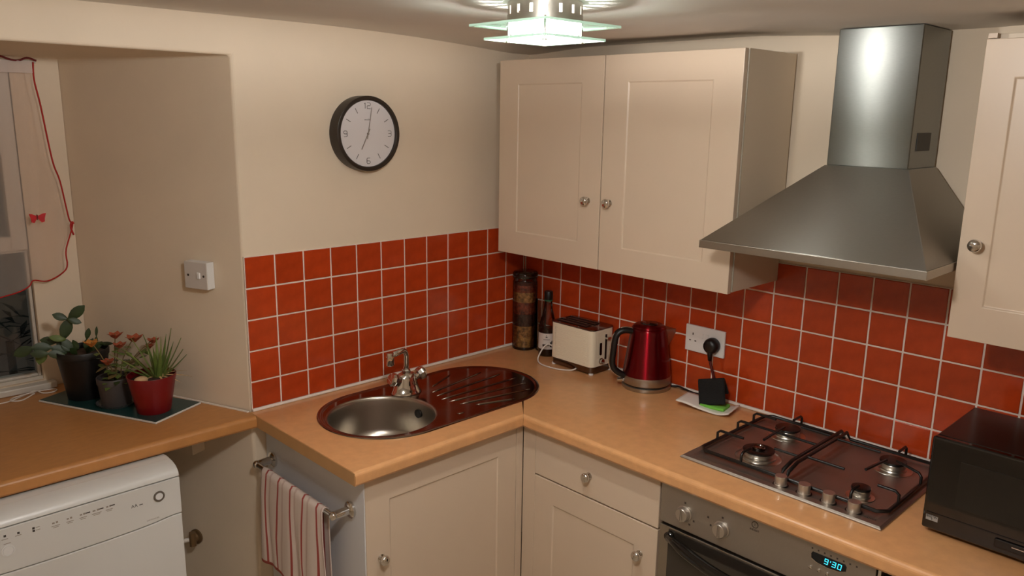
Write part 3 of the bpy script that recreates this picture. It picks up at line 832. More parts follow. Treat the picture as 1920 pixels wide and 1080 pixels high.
# control panel with a bottom edge that dips under the recessed grip
bot = []
for i in range(25):
    t = i/24; x = DX0+(DX1-DX0)*t
    c = max(0.0, 1-((x-(DX0+DX1)/2)/0.255)**2)
    bot.append((x, 0.7055 - 0.0 + (0.0 if c > 0 else 0.0) - 0.012*(c**0.5 if c > 0 else 0)))
poly = bot+[(DX1, 0.8165), (DX0, 0.8165)]
cpn.prism(poly, 0.001, 0.0555); cpo = cpn.build('control_panel', WHITEAPP, dwt, bevel=0.002)
dr = MB(M)
poly = [(DX0, 0.13), (DX1, 0.13), (DX1, 0.702)]+[(x, z-0.0035) for x, z in bot[::-1]][1:-1]+[(DX0, 0.702)]
dr.prism(poly, 0.001, 0.0535); dro = dr.build('door', WHITEAPP, dwt, bevel=0.003)
gr = MB(M); gr.box(DX0+0.05, DX1-0.05, 0.685, 0.7215, 0.001, 0.045); gr.build('grip_shade_block', SEAM, dwt)  # solid dark block; the grip's shade is put into its colour
MB().box(DX0+0.01, DX1-0.01, -0.06, 0.4, 0.0, 0.06).build('plinth', WHITEAPP, dwt)
bt = MB(M); bt.lathe([(0.0155, 0), (0.0155, 0.003), (0.0115, 0.0035), (0.0110, 0.0005)], Matrix.Translation((-1.607, 0.776, 0.0555)), 28); pb_ = bt.build('power_button', mat('grey_button_ring', (120, 112, 104), 0.35, 0.5), cpo, smooth=40)
bt = MB(M); bt.lathe([(0.0108, 0.0), (0.0105, 0.0025), (0.001, 0.0027)], Matrix.Translation((-1.607, 0.776, 0.0555)), 28); bt.build('button_cap', WHITEPL, pb_, smooth=40)
bt = MB(M); bt.lathe([(0.0155, 0), (0.0155, 0.002), (0.013, 0.0022), (0.0125, 0.0008), (0.0115, 0.0008), (0.011, 0.002), (0.001, 0.002)], Matrix.Translation((-1.984, 0.755, 0.0555)), 28); bt.build('start_button', WHITEPL, cpo, smooth=40)
ink = MB(M); W = 0.0555
for (x, z) in ((-1.987, 0.796), (-1.957, 0.7935), (-1.923, 0.794), (-1.923, 0.7865)):
    ink.box(x-0.0028, x+0.0028, z-0.0028, z+0.0028, W, W+0.0004)
for x in (-1.7995, -1.766, -1.737): ink.box(x, x+0.012, 0.790, 0.793, W, W+0.0004)
ink.text('AA', 0.013, Matrix.Translation((-1.675, 0.7685, W)), 0.0006)
ink.box(-1.662, -1.652, 0.7665, 0.7685, W, W+0.0004)
ink.build('indicator_print', INK, cpo)['kind'] = 'stuff'
inl = MB(M)
for x, wd in ((-1.872, .02), (-1.838, .018), (-1.806, .018), (-1.772, .024), (-1.740, .018)):
    inl.box(x-wd*.4, x-wd*.1, 0.789, 0.793, W, W+0.0004); inl.box(x+.001, x+.006, 0.789, 0.794, W, W+0.0004)
    inl.box(x-wd/2, x+wd/2, 0.7815, 0.7832, W, W+0.0004); inl.box(x-wd*.35, x+wd*.35, 0.7775, 0.779, W, W+0.0004)
for x in (-1.987, -1.957): inl.box(x-.008, x+.006, 0.7865, 0.788, W, W+0.0004)
for z in (0.794, 0.7865): inl.box(-1.918, -1.908, z-.0007, z+.0007, W, W+0.0004)
inl.box(-1.992, -1.976, 0.7735, 0.775, W, W+0.0004)
inl.text('DISHWASHER', 0.0055, Matrix.Translation((-1.628, 0.712, W)), 0.0004)
inl.build('programme_print', INKL, cpo)['kind'] = 'stuff'

# ------------------------------------------------------------------ bits in the dishwasher niche
RN = Vector((-.7, -.275, 0)).normalized(); RT = Vector((.275, -.7, 0)).normalized()
VP = Vector((-1.3535, 0.2635, 0.385))
vv = thing('stop_valve', 'tarnished brass pipe valve on the wall beside the dishwasher', 'valve', VP)
m = MB(); m.lathe([(0.027, 0.0005), (0.027, 0.006), (0.018, 0.010), (0.016, 0.022)], axis_matrix(VP, VP+RN), 20); m.build('flange', BRASS, vv, smooth=40)
a_ = VP+RN*0.024; up_ = Vector((0, 0, 1))
m = MB(); m.cyl(a_-up_*0.024+RT*0.004, a_+up_*0.026+RT*0.004, 0.012, n=8); m.build('valve_body', BRASS, vv)
m = MB(); m.cyl(a_, a_+(RN*0.65-RT*0.75-up_*0.12)*0.075, 0.0075); m.build('pipe', CORDW, vv, smooth=40)
m = MB(); b_ = a_+(RN*0.65-RT*0.75-up_*0.12)*0.075; m.cyl(b_, b_+(RN*0.65-RT*0.75-up_*0.12)*0.014, 0.011, n=6); m.build('nut', BLACKP, vv)
MW = Matrix(((RT.x, 0, RN.x, -1.3335), (RT.y, 0, RN.y, 0.2125), (0, 1, 0, 0.80), (0, 0, 0, 1)))
bl = MB(MW); bl.box(-0.11, 0.015, -0.075, -0.022, 0.001, 0.055)
tag(bl.build('batten', WALL, loc=(-1.36, 0.22, 0.75), bevel=0.003), 'painted wooden batten fixed under the alcove worktop above the valve', 'batten')
bl = MB(MW); bl.box(-0.10, 0.012, -0.012, 0.058, 0.001, 0.050)
tag(bl.build('packing_block', WALL, loc=(-1.36, 0.22, 0.82), bevel=0.003), 'short pale packing block between batten and alcove worktop', 'block')

# ------------------------------------------------------------------ towel rail and towel
tr = thing('towel_rail', 'chrome towel rail on the end panel of the sink cabinet', 'towel rail', (-1.24, -0.28, 0.74))
RZ = 0.738
for y in (-0.052, -0.512):
    m = MB(); m.lathe([(0.025, 0), (0.025, 0.007), (0.020, 0.011), (0.013, 0.013), (0.0125, 0.058)], axis_matrix((-1.2075, y, RZ), (-1.3, y, RZ)), 24)
    m.build('post', CHROME, tr, smooth=40)
    m = MB(); m.sphere((-1.2665, y, RZ), 0.0135, 18, 10); m.build('end_cap', CHROME, tr, smooth=180)
m = MB(); m.cyl((-1.2665, -0.512, RZ), (-1.2665, -0.052, RZ), 0.0085); m.build('bar', CHROME, tr, smooth=40)
# towel with printed stripes
TM = Mat('striped_tea_towel'); p = TM.p
uvn = TM.n('ShaderNodeUVMap'); sx = TM.n('ShaderNodeSeparateXYZ'); TM.l(uvn.outputs[0], sx.inputs[0])
def math_(op, a, b=None):
    nd = TM.n('ShaderNodeMath', _operation=op)
    for i, x in enumerate((a, b)):
        if x is None: continue
        if isinstance(x, (int, float)): nd.inputs[i].default_value = x
        else: TM.l(x, nd.inputs[i])
    return nd.outputs[0]
fr_ = math_('FRACT', math_('MULTIPLY', sx.outputs[0], 5.0))
st = math_('LESS_THAN', math_('ABSOLUTE', math_('SUBTRACT', fr_, 0.5)), 0.055)
hem = math_('GREATER_THAN', math_('ABSOLUTE', math_('SUBTRACT', sx.outputs[1], 0.5)), 0.485)
mk = math_('MAXIMUM', st, hem)
fr2 = math_('LESS_THAN', math_('ABSOLUTE', math_('SUBTRACT', math_('FRACT', math_('MULTIPLY', sx.outputs[0], 5.0)), 0.86)), 0.06)
mixa = TM.n('ShaderNodeMix', _data_type='RGBA'); mixa.inputs[6].default_value = (*lin((222, 206, 196)), 1); mixa.inputs[7].default_value = (*lin((206, 182, 172)), 1); TM.l(fr2, mixa.inputs[0])
mixb = TM.n('ShaderNodeMix', _data_type='RGBA'); mixb.inputs[7].default_value = (*lin((168, 78, 70)), 1); TM.l(mixa.outputs[2], mixb.inputs[6]); TM.l(mk, mixb.inputs[0])
TM.l(mixb.outputs[2], p.inputs['Base Color']); p.inputs['Roughness'].default_value = 0.95
wv = TM.n('ShaderNodeTexNoise', Scale=400.0); bp = TM.n('ShaderNodeBump', Strength=0.15, Distance=0.001); TM.l(wv.outputs[0], bp.inputs['Height']); TM.l(bp.outputs[0], p.inputs['Normal'])
tw = MB(); NU, NV = 60, 44
uvs = []
LF, LB = 0.335, 0.30
for j in range(NV+1):
    s_ = -LF+(LF+LB)*j/NV      # negative: front (room side), positive: wall side
    for i in range(NU+1):
        u = i/NU
        y = -0.105-0.365*u
        fold = math.sin(u*31+0.6*math.sin(u*9))*0.5+math.sin(u*17+1)*0.5
        amt = min(1.0, abs(s_)/0.22)
        R = 0.0105
        if abs(s_) <= R*PI/2:
            a = s_/R
            x, z = -1.2665+R*math.sin(a), RZ+R*math.cos(a)
        else:
            sg = 1 if s_ > 0 else -1
            drop = abs(s_)-R*PI/2
            x = -1.2665+sg*R + (-0.004*min(1, drop/0.08) if sg < 0 else 0.001*0) ; z = RZ-drop
        x += (-0.011*(fold*0.5+0.5)*amt) if s_ < 0 else -0.004*(fold*0.5+0.5)*amt
        y += 0.010*amt*math.sin(u*13+s_*9)*(1 if s_ < 0 else .4) + (0.02*amt*(0.5-u))
        z += 0.012*math.sin(u*5+0.5)*amt*amt*(1 if s_ < 0 else 0)
        tw.v.append(Vector((x, y, z))); uvs.append((u*0.98+0.01, j/NV))
for j in range(NV):
    for i in range(NU):
        a = j*(NU+1)+i; tw.f.append([a, a+1, a+NU+2, a+NU+1])
to = tw.build('tea_towel', TM.m, smooth=180, loc=(-1.27, -0.29, RZ))
ul = to.data.uv_layers.new(name='UVMap')
for l in to.data.loops: ul.data[l.index].uv = uvs[l.vertex_index]
sd = to.modifiers.new('thickness', 'SOLIDIFY'); sd.thickness = 0.0016; sd.offset = 0
tag(to, 'cream tea towel with thin red stripes hanging over the chrome rail', 'towel')

# ------------------------------------------------------------------ clock
ck = thing('wall_clock', 'round wall clock with dark deep case and white face', 'clock', (-0.803, 0, 1.785))
CXc, CZc, CR = -0.803, 1.7855, 0.1245
M = FR((CXc, 0, CZc), 'A')
m = MB(M); m.lathe([(CR, 0.0005), (CR, 0.046), (CR-0.001, 0.049), (CR-0.004, 0.050), (CR-0.0115, 0.050), (CR-0.0145, 0.047), (CR-0.015, 0.040)], None, 72, cap1=False); m.build('case', CLOCKC, ck, smooth=40)
m = MB(M); m.lathe([(CR-0.0145, 0.030), (CR-0.0145, 0.040)], None, 64); fc = m.build('face', CLOCKF, ck, smooth=40)
pr = MB(M); FW = 0.0401
for h in range(12):
    if h % 3 == 0: continue
    a = PI/2-h*PI/6
    pr.box(0.077, 0.096, -0.0012, 0.0012, 0, 0.0004, Matrix.Translation((0, 0, FW)) @ Matrix.Rotation(a, 4, 'Z'))
def stroke(pts, r=0.0012):
    pr.tube([Vector((a, b, FW+0.0002)) for a, b in pts], r, 4)
def rect_digit(ch, cx, cy, w=0.013, h=0.019):
    T = {'1': [[(0, -1), (0, 1), (-.5, .6)]], '2': [[(-1, 1), (.6, 1), (1, .7), (1, .2), (.7, 0), (-.7, 0), (-1, -.2), (-1, -1), (1, -1)]],
         '3': [[(-1, 1), (.6, 1), (1, .7), (1, -.7), (.6, -1), (-1, -1)], [(-.7, 0), (1, 0)]],
         '6': [[(.9, 1), (-.6, 1), (-1, .7), (-1, -.7), (-.6, -1), (.6, -1), (1, -.7), (1, -.3), (.6, 0), (-1, 0)]],
         '9': [[(-.9, -1), (.6, -1), (1, -.7), (1, .7), (.6, 1), (-.6, 1), (-1, .7), (-1, .3), (-.6, 0), (1, 0)]]}
    for L in T[ch]: stroke([(cx+a*w/2, cy+b*h/2) for a, b in L])
rect_digit('1', -0.0085, 0.092); rect_digit('2', 0.0055, 0.092); rect_digit('3', 0.088, 0.0); rect_digit('6', 0, -0.090); rect_digit('9', -0.088, 0)
pr.text('acctim', 0.0095, Matrix.Translation((0, 0.047, FW+0.0002)), 0.0004)
pr.build('dial_print', CLOCKN, fc)
def hand(ang, L, w, nm, z, mt):
    h = MB(M); h.add([(-w, -0.018, 0), (w, -0.018, 0), (w*0.8, L, 0), (-w*0.8, L, 0), (-w, -0.018, .0008), (w, -0.018, .0008), (w*0.8, L, .0008), (-w*0.8, L, .0008)],
                     [(3, 2, 1, 0), (4, 5, 6, 7), (0, 1, 5, 4), (1, 2, 6, 5), (2, 3, 7, 6), (3, 0, 4, 7)], Matrix.Translation((0, 0, z)) @ Matrix.Rotation(-ang, 4, 'Z'))
    h.build(nm, mt, ck)
HANDM = mat('silver_clock_hand', (150, 142, 136), 0.3, 0.6)
hand(math.radians(11), 0.088, 0.0014, 'minute_hand', FW+0.0016, HANDM)
hand(math.radians(207), 0.058, 0.0018, 'hour_hand', FW+0.0006, HANDM)
m = MB(M); m.lathe([(0.004, FW), (0.004, FW+0.003), (0.001, FW+0.0035)], None, 16); m.build('hub', HANDM, ck)

# ------------------------------------------------------------------ switch and socket
sm = thing('light_switch', 'raised white wall switch on the alcove reveal above the plants', 'switch', (-1.312, 0.156, 1.34))
nrm = Vector((-.7, -.275, 0)).normalized(); tan = Vector((.275, -.7, 0)).normalized()
M = Matrix(((tan.x, 0, nrm.x, -1.3115), (tan.y, 0, nrm.y, 0.156), (0, 1, 0, 1.34), (0, 0, 0, 1)))
m = MB(M); m.box(-0.0475, 0.0475, -0.0435, 0.0435, 0.001, 0.030); m.build('back_box', WHITEPL, sm, bevel=0.002)
m = MB(M); m.box(-0.0475, 0.0475, -0.0435, 0.0435, 0.030, 0.0335); fp = m.build('face_plate', SWITCHG, sm, bevel=0.002)
m = MB(M); m.box(0.009, 0.021, -0.009, 0.011, 0.0330, 0.0385); m.build('rocker', WHITEPL, fp, bevel=0.0015)
for u in (-0.031, 0.034):
    m = MB(M); m.lathe([(0.004, 0.033), (0.004, 0.0342)], Matrix.Translation((u, 0.0, 0)), 12); m.build('screw', INK, fp)
so = thing('wall_socket', 'double white wall socket on the tiles behind the kettle', 'socket', (-0.009, -0.898, 1.10))
M = FR((-0.0092, -0.8985, 1.1005), 'B')
m = MB(M); m.box(-0.0775, 0.0775, -0.047, 0.047, 0, 0.0095); sp_ = m.build('plate', WHITEPL, so, bevel=0.0025)
hm = MB(M)
for cx_ in (-0.047,):
    hm.box(cx_-0.002, cx_+0.002, 0.012, 0.020, 0.009, 0.0098)
    for dx in (-0.011, 0.011): hm.box(cx_+dx-0.0035, cx_+dx+0.0035, -0.010, -0.006, 0.009, 0.0098)
hm.build('pin_hole', INK, sp_)
for cx_ in (-0.012, 0.012):
    r = MB(M); r.box(cx_-0.006, cx_+0.006, 0.006, 0.024, 0.009, 0.0115); r.build('rocker', WHITEPL, sp_, bevel=0.001)

# ------------------------------------------------------------------ kettle with its lead
KX, KY = -0.078, -0.706
kt = thing('kettle', 'shiny dark red electric kettle with black handle on its steel base', 'kettle', (KX, KY, TOPZ))
T_ = Matrix.Translation((KX, KY, TOPZ))
m = MB(); m.lathe([(0.086, 0.0), (0.088, 0.004), (0.088, 0.013), (0.084, 0.016)], T_, 56); m.build('power_base', STEEL, kt, smooth=40)
m = MB(); m.lathe([(0.082, 0.016), (0.082, 0.021)], T_, 48); m.build('base_gap', BLACKP, kt, smooth=40)
m = MB(); m.lathe([(0.086, 0.021), (0.0875, 0.024), (0.0868, 0.048), (0.0863, 0.050)], T_, 56); m.build('steel_band', STEEL, kt, smooth=40)
prf = [(0.086, 0.050), (0.0858, 0.052)]
for i in range(1, 13):
    t = i/12; prf.append((0.0858-0.0225*t**1.15, 0.052+0.163*t))
prf += [(0.0615, 0.2195), (0.058, 0.223)]
m = MB(); m.lathe(prf, T_, 64); m.build('body', REDK, kt, smooth=50)
m = MB(); m.lathe([(0.0575, 0.2225), (0.0565, 0.227), (0.048, 0.2325), (0.02, 0.235), (0.001, 0.235)], T_, 48); ld = m.build('lid', REDK, kt, smooth=60)
m = MB(); m.lathe([(0.026, 0.2345), (0.024, 0.2385), (0.001, 0.239)], T_ @ Matrix.Diagonal((1, 1.3, 1, 1)), 28); m.build('lid_button', BLACKG, ld, smooth=60)
hv = Vector((-0.80, 0.60, 0)).normalized()     # handle points away from the spout
sv = -hv; sw_ = Vector((-sv.y, sv.x, 0))
K0 = Vector((KX, KY, TOPZ))
spm = MB()
vs = [K0+sv*0.052+sw_*0.032+Vector((0, 0, 0.219)), K0+sv*0.052-sw_*0.032+Vector((0, 0, 0.219)), K0+sv*0.110+sw_*0.007+Vector((0, 0, 0.216)), K0+sv*0.110-sw_*0.007+Vector((0, 0, 0.216)),
      K0+sv*0.074+sw_*0.003+Vector((0, 0, 0.150)), K0+sv*0.074-sw_*0.003+Vector((0, 0, 0.150)), K0+sv*0.055+Vector((0, 0, 0.21))]
spm.add(vs, [(0, 2, 3, 1), (0, 4, 2), (1, 3, 5), (2, 4, 5, 3), (0, 1, 5, 4)])
spm.build('spout', STEEL, kt, bevel=0.002)
pts = [K0+hv*0.058+Vector((0, 0, 0.207)), K0+hv*0.085+Vector((0, 0, 0.212)), K0+hv*0.108+Vector((0, 0, 0.206)), K0+hv*0.121+Vector((0, 0, 0.186)),
       K0+hv*0.127+Vector((0, 0, 0.14)), K0+hv*0.130+Vector((0, 0, 0.095)), K0+hv*0.122+Vector((0, 0, 0.070)), K0+hv*0.100+Vector((0, 0, 0.052)), K0+hv*0.082+Vector((0, 0, 0.044))]
hp = smooth_path(pts, 5)
hm_ = MB()
# flat strap section
vs = []; fs = []
for i, pnt in enumerate(hp):
    t = (hp[min(i+1, len(hp)-1)]-hp[max(i-1, 0)]).normalized(); nn = sw_.cross(t).normalized()
    w_, t_ = 0.0150, 0.0115
    for k in range(12):
        a = 2*PI*k/12; vs.append(pnt+sw_*(w_*math.cos(a))+nn*(t_*math.sin(a)))
for i in range(len(hp)-1):
    for k in range(12):
        k2 = (k+1) % 12; fs.append((i*12+k, i*12+k2, (i+1)*12+k2, (i+1)*12+k))
fs += [tuple(range(12)), tuple((len(hp)-1)*12+k for k in range(12))[::-1]]
hm_.add(vs, fs); ho = hm_.build('handle', BLACKP, kt, smooth=180)
st_ = MB()
opts = []
for i, pnt in enumerate(hp):
    t = (hp[min(i+1, len(hp)-1)]-hp[max(i-1, 0)]).normalized(); nn = sw_.cross(t).normalized()
    if nn.dot(hv) + nn.z*0.2 < 0 and i > 3: nn = -nn
    opts.append(pnt-nn*0 + (hv*0.0118 if 8 < i < 30 else (Vector((0, 0, 0.0114)) if i <= 8 else (hv*0.006+Vector((0, 0, -0.0100))))))
st_.tube(smooth_path(opts, 2), 0.0024, 6); st_.build('chrome_inlay', CHROME, ho, smooth=180)
a = K0+hv*0.094+Vector((0, 0, 0.028)); m = MB(); m.cyl(a-hv*0.010, a+hv*0.016, 0.0085); m.build('switch_lever', CHROME, kt, smooth=40)
m = MB(); mm_ = axis_matrix(K0+sv*0.06+Vector((0, 0, 0.08)), K0+sv*0.2+Vector((0, 0, 0.08)))
# lead with moulded plug in the socket
kl = thing('power_lead', 'black kettle lead running to its plug in the wall socket', 'cable', (-0.05, -0.95, TOPZ))
PYc, PZc = -0.936, 1.0935
lead1 = smooth_path([(KX+0.052, KY-0.072, TOPZ+0.007), (KX+0.060, KY-0.10, TOPZ+0.010), (-0.035, -0.84, TOPZ+0.014), (-0.040, -0.89, TOPZ+0.012), (-0.035, -0.94, TOPZ+0.020)], 6)
m = MB(); m.tube(lead1, 0.0038, 8); m.build('cable', CORDB, kl, smooth=180)
lead2 = smooth_path([(-0.040, PYc-0.002, PZc-0.030), (-0.042, PYc-0.004, PZc-0.05), (-0.040, PYc-0.016, PZc-0.09), (-0.034, PYc-0.026, PZc-0.13), (-0.030, PYc-0.026, PZc-0.165), (-0.035, -0.945, TOPZ+0.022)], 6)
m = MB(); m.tube(lead2, 0.0048, 8); m.build('cable', CORDR, kl, smooth=180)
m = MB(); m.lathe([(0.026, 0.0), (0.0275, 0.006), (0.027, 0.020), (0.022, 0.032), (0.012, 0.036), (0.001, 0.0365)], axis_matrix((-0.0187, PYc, PZc), (-0.1, PYc, PZc)), 28)
m.build('plug', BLACKP, kl, smooth=60)
m = MB(); m.tube([(-0.040, PYc-0.001, PZc-0.012), (-0.042, PYc-0.002, PZc-0.028), (-0.042, PYc-0.003, PZc-0.05)], 0.008, 10, rs=[0.012, 0.009, 0.0065]); m.build('strain_relief', BLACKP, kl, smooth=180)

# ------------------------------------------------------------------ toaster
ts = thing('toaster', 'cream two slice toaster with mirror steel top and base', 'toaster', (-0.078, -0.395, TOPZ))
tx0, tx1, ty0, ty1 = -0.1445, -0.0145, -0.503, -0.287
def rrect(x0, x1, y0, y1, r, n=6):
    return arc(x1-r, y1-r, r, 0, 90, n)+arc(x0+r, y1-r, r, 90, 180, n)+arc(x0+r, y0+r, r, 180, 270, n)+arc(x1-r, y0+r, r, 270, 360, n)
m = MB(); m.prism(rrect(tx0, tx1, ty0, ty1, 0.022), TOPZ+0.031, TOPZ+0.171); m.build('body', TOASTC, ts, smooth=30)
m = MB(); m.prism(rrect(tx0+0.004, tx1-0.004, ty0+0.004, ty1-0.004, 0.02), TOPZ+0.006, TOPZ+0.031); m.build('base_band', CHROMED, ts, smooth=30)
for x in (tx0+0.013, tx1-0.013):
    for y in (ty0+0.013, ty1-0.013):
        m = MB(); m.lathe([(0.009, 0), (0.009, 0.006)], Matrix.Translation((x, y, TOPZ)), 14); m.build('foot', WHITEPL, ts)
m = MB(); m.prism(rrect(tx0-0.001, tx1+0.001, ty0-0.001, ty1+0.001, 0.023), TOPZ+0.171, TOPZ+0.176); tpo = m.build('top_plate', CHROMED, ts, smooth=30, bevel=0.0015)
for xc in (-0.105, -0.055):
    m = MB(); m.box(xc-0.014, xc+0.014, ty0+0.055, ty1-0.016, TOPZ+0.1762, TOPZ+0.1770); m.build('slot', BLACKP, tpo)
    m = MB(); m.tube([(xc-0.015, ty0+0.054, TOPZ+0.178), (xc-0.015, ty1-0.015, TOPZ+0.178), (xc+0.015, ty1-0.015, TOPZ+0.178), (xc+0.015, ty0+0.054, TOPZ+0.178)], 0.0018, 6, closed=True); m.build('slot_rim', CHROMED, tpo, smooth=60)
# fine ripples moulded along the long side
for i in range(22):
    z = TOPZ+0.037+i*0.0060
    pts = [(tx0-0.0002, ty0+0.026+(ty1-ty0-0.052)*k/16, z+0.0012*math.sin(k*0.9+i*1.7)) for k in range(17)]
    if i == 0: rip = MB()
    rip.tube(pts, 0.0011, 5)
ro = rip.build('side_ripples', TOASTC, ts, smooth=180); ro['kind'] = 'stuff'
M = FR((0, ty0, 0), 'A')
c_ = (tx0+tx1)/2
rp = MB(M)
for i in range(26):
    rp.box(c_-0.036, c_+0.036, TOPZ+0.062+i*0.004, TOPZ+0.0640+i*0.004, 0, 0.0008)
rr = rp.build('end_ripples', TOASTC, ts); rr['kind'] = 'stuff'
m = MB(M); m.prism(rrect(c_-0.023, c_-0.011, TOPZ+0.073, TOPZ+0.122, 0.0055), 0, 0.0022); m.build('button_panel', BLACKG, ts)
m = MB(M); m.prism(rrect(c_+0.008, c_+0.018, TOPZ+0.052, TOPZ+0.150, 0.002), 0, 0.0016); m.build('lever_slot', BLACKP, ts)
m = MB(M); m.box(c_+0.003, c_+0.026, TOPZ+0.133, TOPZ+0.141, 0.0016, 0.018); m.build('lever', CHROME, ts, bevel=0.003)
m = MB(M); m.lathe([(0.0125, 0), (0.0125, 0.003), (0.010, 0.004), (0.0095, 0.011), (0.001, 0.0115)], Matrix.Translation((c_-0.013, TOPZ+0.050, 0)), 24); m.build('dial', CHROME, ts, smooth=40)
cd_ = smooth_path([(-0.142, -0.425, TOPZ+0.012), (-0.158, -0.41, TOPZ+0.004), (-0.185, -0.36, TOPZ+0.0035), (-0.187, -0.285, TOPZ+0.0035), (-0.165, -0.243, TOPZ+0.010), (-0.142, -0.236, TOPZ+0.035), (-0.122, -0.242, TOPZ+0.058), (-0.108, -0.254, TOPZ+0.062), (-0.075, -0.27, TOPZ+0.03), (-0.05, -0.278, TOPZ+0.012), (-0.05, -0.300, TOPZ+0.012)], 6)
m = MB(); m.tube(cd_, 0.0030, 8); m.build('cord', CORDW, ts, smooth=180)

# ------------------------------------------------------------------ jar and bottle in the corner
JX, JY = -0.0665, -0.0665
jr = thing('storage_jar', 'tall glass storage jar of layered dried beans in the tiled corner', 'jar', (JX, JY, TOPZ))
T_ = Matrix.Translation((JX, JY, TOPZ))
zz = 0.012
for i, (h, c) in enumerate(((0.045, 3), (0.045, 0), (0.05, 2), (0.05, 1), (0.042, 0), (0.03, 1))):
    m = MB(); n = 30
    m.lathe([(0.0462, zz), (0.0468, zz+0.004), (0.0468, zz+h-0.004), (0.0455, zz+h-0.0005)], T_, n)
    lo_ = m.build('bean_layer', GRAINS[c], jr, smooth=60); zz += h
m = MB(); m.lathe([(0.046, 0), (0.050, 0.004), (0.0505, 0.012), (0.0505, 0.285), (0.046, 0.297), (0.044, 0.302)], T_, 40, cap1=False); m.build('glass', JARG, jr, smooth=50)
m = MB(); m.lathe([(0.0462, 0.0005), (0.0465, 0.0115)], T_, 32); m.build('glass_foot', OILD, jr, smooth=50)
m = MB(); m.lathe([(0.048, 0.302), (0.0515, 0.304), (0.0515, 0.322), (0.046, 0.328), (0.001, 0.3285)], T_, 40); m.build('lid', thin_glass('jar_lid_glass', (0.5, 0.46, 0.42), 1.3, 0.06), jr, smooth=50)
BXc, BYc = -0.066, -0.200
btl = thing('bottle', 'half empty vinegar bottle with paper label and black cap behind the toaster', 'bottle', (BXc, BYc, TOPZ))
T_ = Matrix.Translation((BXc, BYc, TOPZ))
bp_ = [(0.034, 0), (0.037, 0.004), (0.037, 0.110), (0.0345, 0.130), (0.026, 0.160), (0.019, 0.190), (0.0155, 0.215), (0.0150, 0.240)]
m = MB(); m.lathe(bp_, T_, 36, cap1=False); m.build('glass', BOTG, btl, smooth=60)
m = MB(); m.lathe([(0.033, 0.002), (0.0352, 0.005), (0.0352, 0.112), (0.034, 0.1125)], T_, 32); m.build('liquid', OILD, btl, smooth=50)
m = MB(); m.lathe([(0.0374, 0.032), (0.0374, 0.098)], T_, 36, cap0=False, cap1=False); lb = m.build('label', LABEL, btl, smooth=50)
ang = math.atan2(-2.1, -2.28)
lm_ = MB(T_)
for (da, z, w_, h_) in ((-0.1, 0.083, 0.10, 0.004), (-0.1, 0.089, 0.05, 0.003), (-0.35, 0.048, 0.2, 0.010), (0.02, 0.052, 0.18, 0.007), (0.38, 0.052, 0.10, 0.020), (0.5, 0.062, 0.07, 0.012), (-0.1, 0.072, 0.35, 0.002)):
    n = 4
    vs = []
    for i in range(n+1):
        a = ang+da-w_+2*w_*i/n
        vs += [(0.0376*math.cos(a), 0.0376*math.sin(a), z-h_/2), (0.0376*math.cos(a), 0.0376*math.sin(a), z+h_/2)]
    lm_.add(vs, [(2*i, 2*i+2, 2*i+3, 2*i+1) for i in range(n)])
lm_.build('label_print', INK, lb)
m = MB(); m.lathe([(0.0165, 0.232), (0.0172, 0.235), (0.0172, 0.262), (0.015, 0.266), (0.001, 0.2665)], T_, 24); m.build('cap', BLACKP, btl, smooth=50)
m = MB(); m.lathe([(0.0168, 0.226), (0.0168, 0.232)], T_, 24); m.build('cap_ring', mat('green_cap_ring', (30, 90, 60), 0.4), btl, smooth=50)
# slim clear tumbler between jar and bottle
GXc, GYc = -0.038, -0.1335
gl = thing('tumbler', 'tall clear drinking glass between bean jar and bottle', 'glass', (GXc, GYc, TOPZ))
m = MB(); m.lathe([(0.018, 0.0), (0.020, 0.003), (0.023, 0.215), (0.0215, 0.2155), (0.0185, 0.006), (0.001, 0.005)], Matrix.Translation((GXc, GYc, TOPZ)), 32); m.build('body', JARG, gl, smooth=50)

# ------------------------------------------------------------------ spoon dish, sponge, scouring cloth
ds = MB()
e1 = Vector((0.03, -0.178, 0)); e1n = e1.normalized(); e2n = Vector((-e1n.y, e1n.x, 0))
org = Vector((-0.145, -0.893, 0))
def dish_fn(u, v):
    prof_ = 0.020*(1-u)**2*1.2 - 0.012*math.sin(u*PI)*0 + 0.012*max(0, (u-0.72)/0.28)**2
    z = TOPZ+0.0035+prof_ + (-0.006*math.exp(-((u-0.0)/0.12)**2))
    p_ = org+e1n*(0.185*u)+e2n*((v-0.25)*0.105*(1.0))
    z = max(z, TOPZ+0.0035)
    return (p_.x, p_.y, z)
ds.grid(dish_fn, 24, 8)
dso = ds.build('spoon_rest', CERAM, smooth=180, loc=(-0.12, -0.97, TOPZ))
sd = dso.modifiers.new('thickness', 'SOLIDIFY'); sd.thickness = 0.0035; sd.offset = 0
tag(dso, 'wavy white dish on the worktop under the sponge', 'dish')
spg = MB(Matrix.Translation((-0.095, -1.005, TOPZ+0.0085)) @ Matrix.Rotation(math.radians(-80), 4, 'Z'))
spg.box(-0.045, 0.040, -0.030, 0.030, -0.0005, 0.010)
so_ = spg.build('sponge', GREENS, loc=(-0.09, -1.0, TOPZ), bevel=0.003)
tag(so_, 'flat green sponge lying on the wavy dish', 'sponge')
cl_ = MB()
Mq = Matrix.Translation((-0.093, -0.999, TOPZ+0.0205)) @ Matrix.Rotation(math.radians(-72), 4, 'Z') @ Matrix.Rotation(math.radians(-12), 4, 'Y')
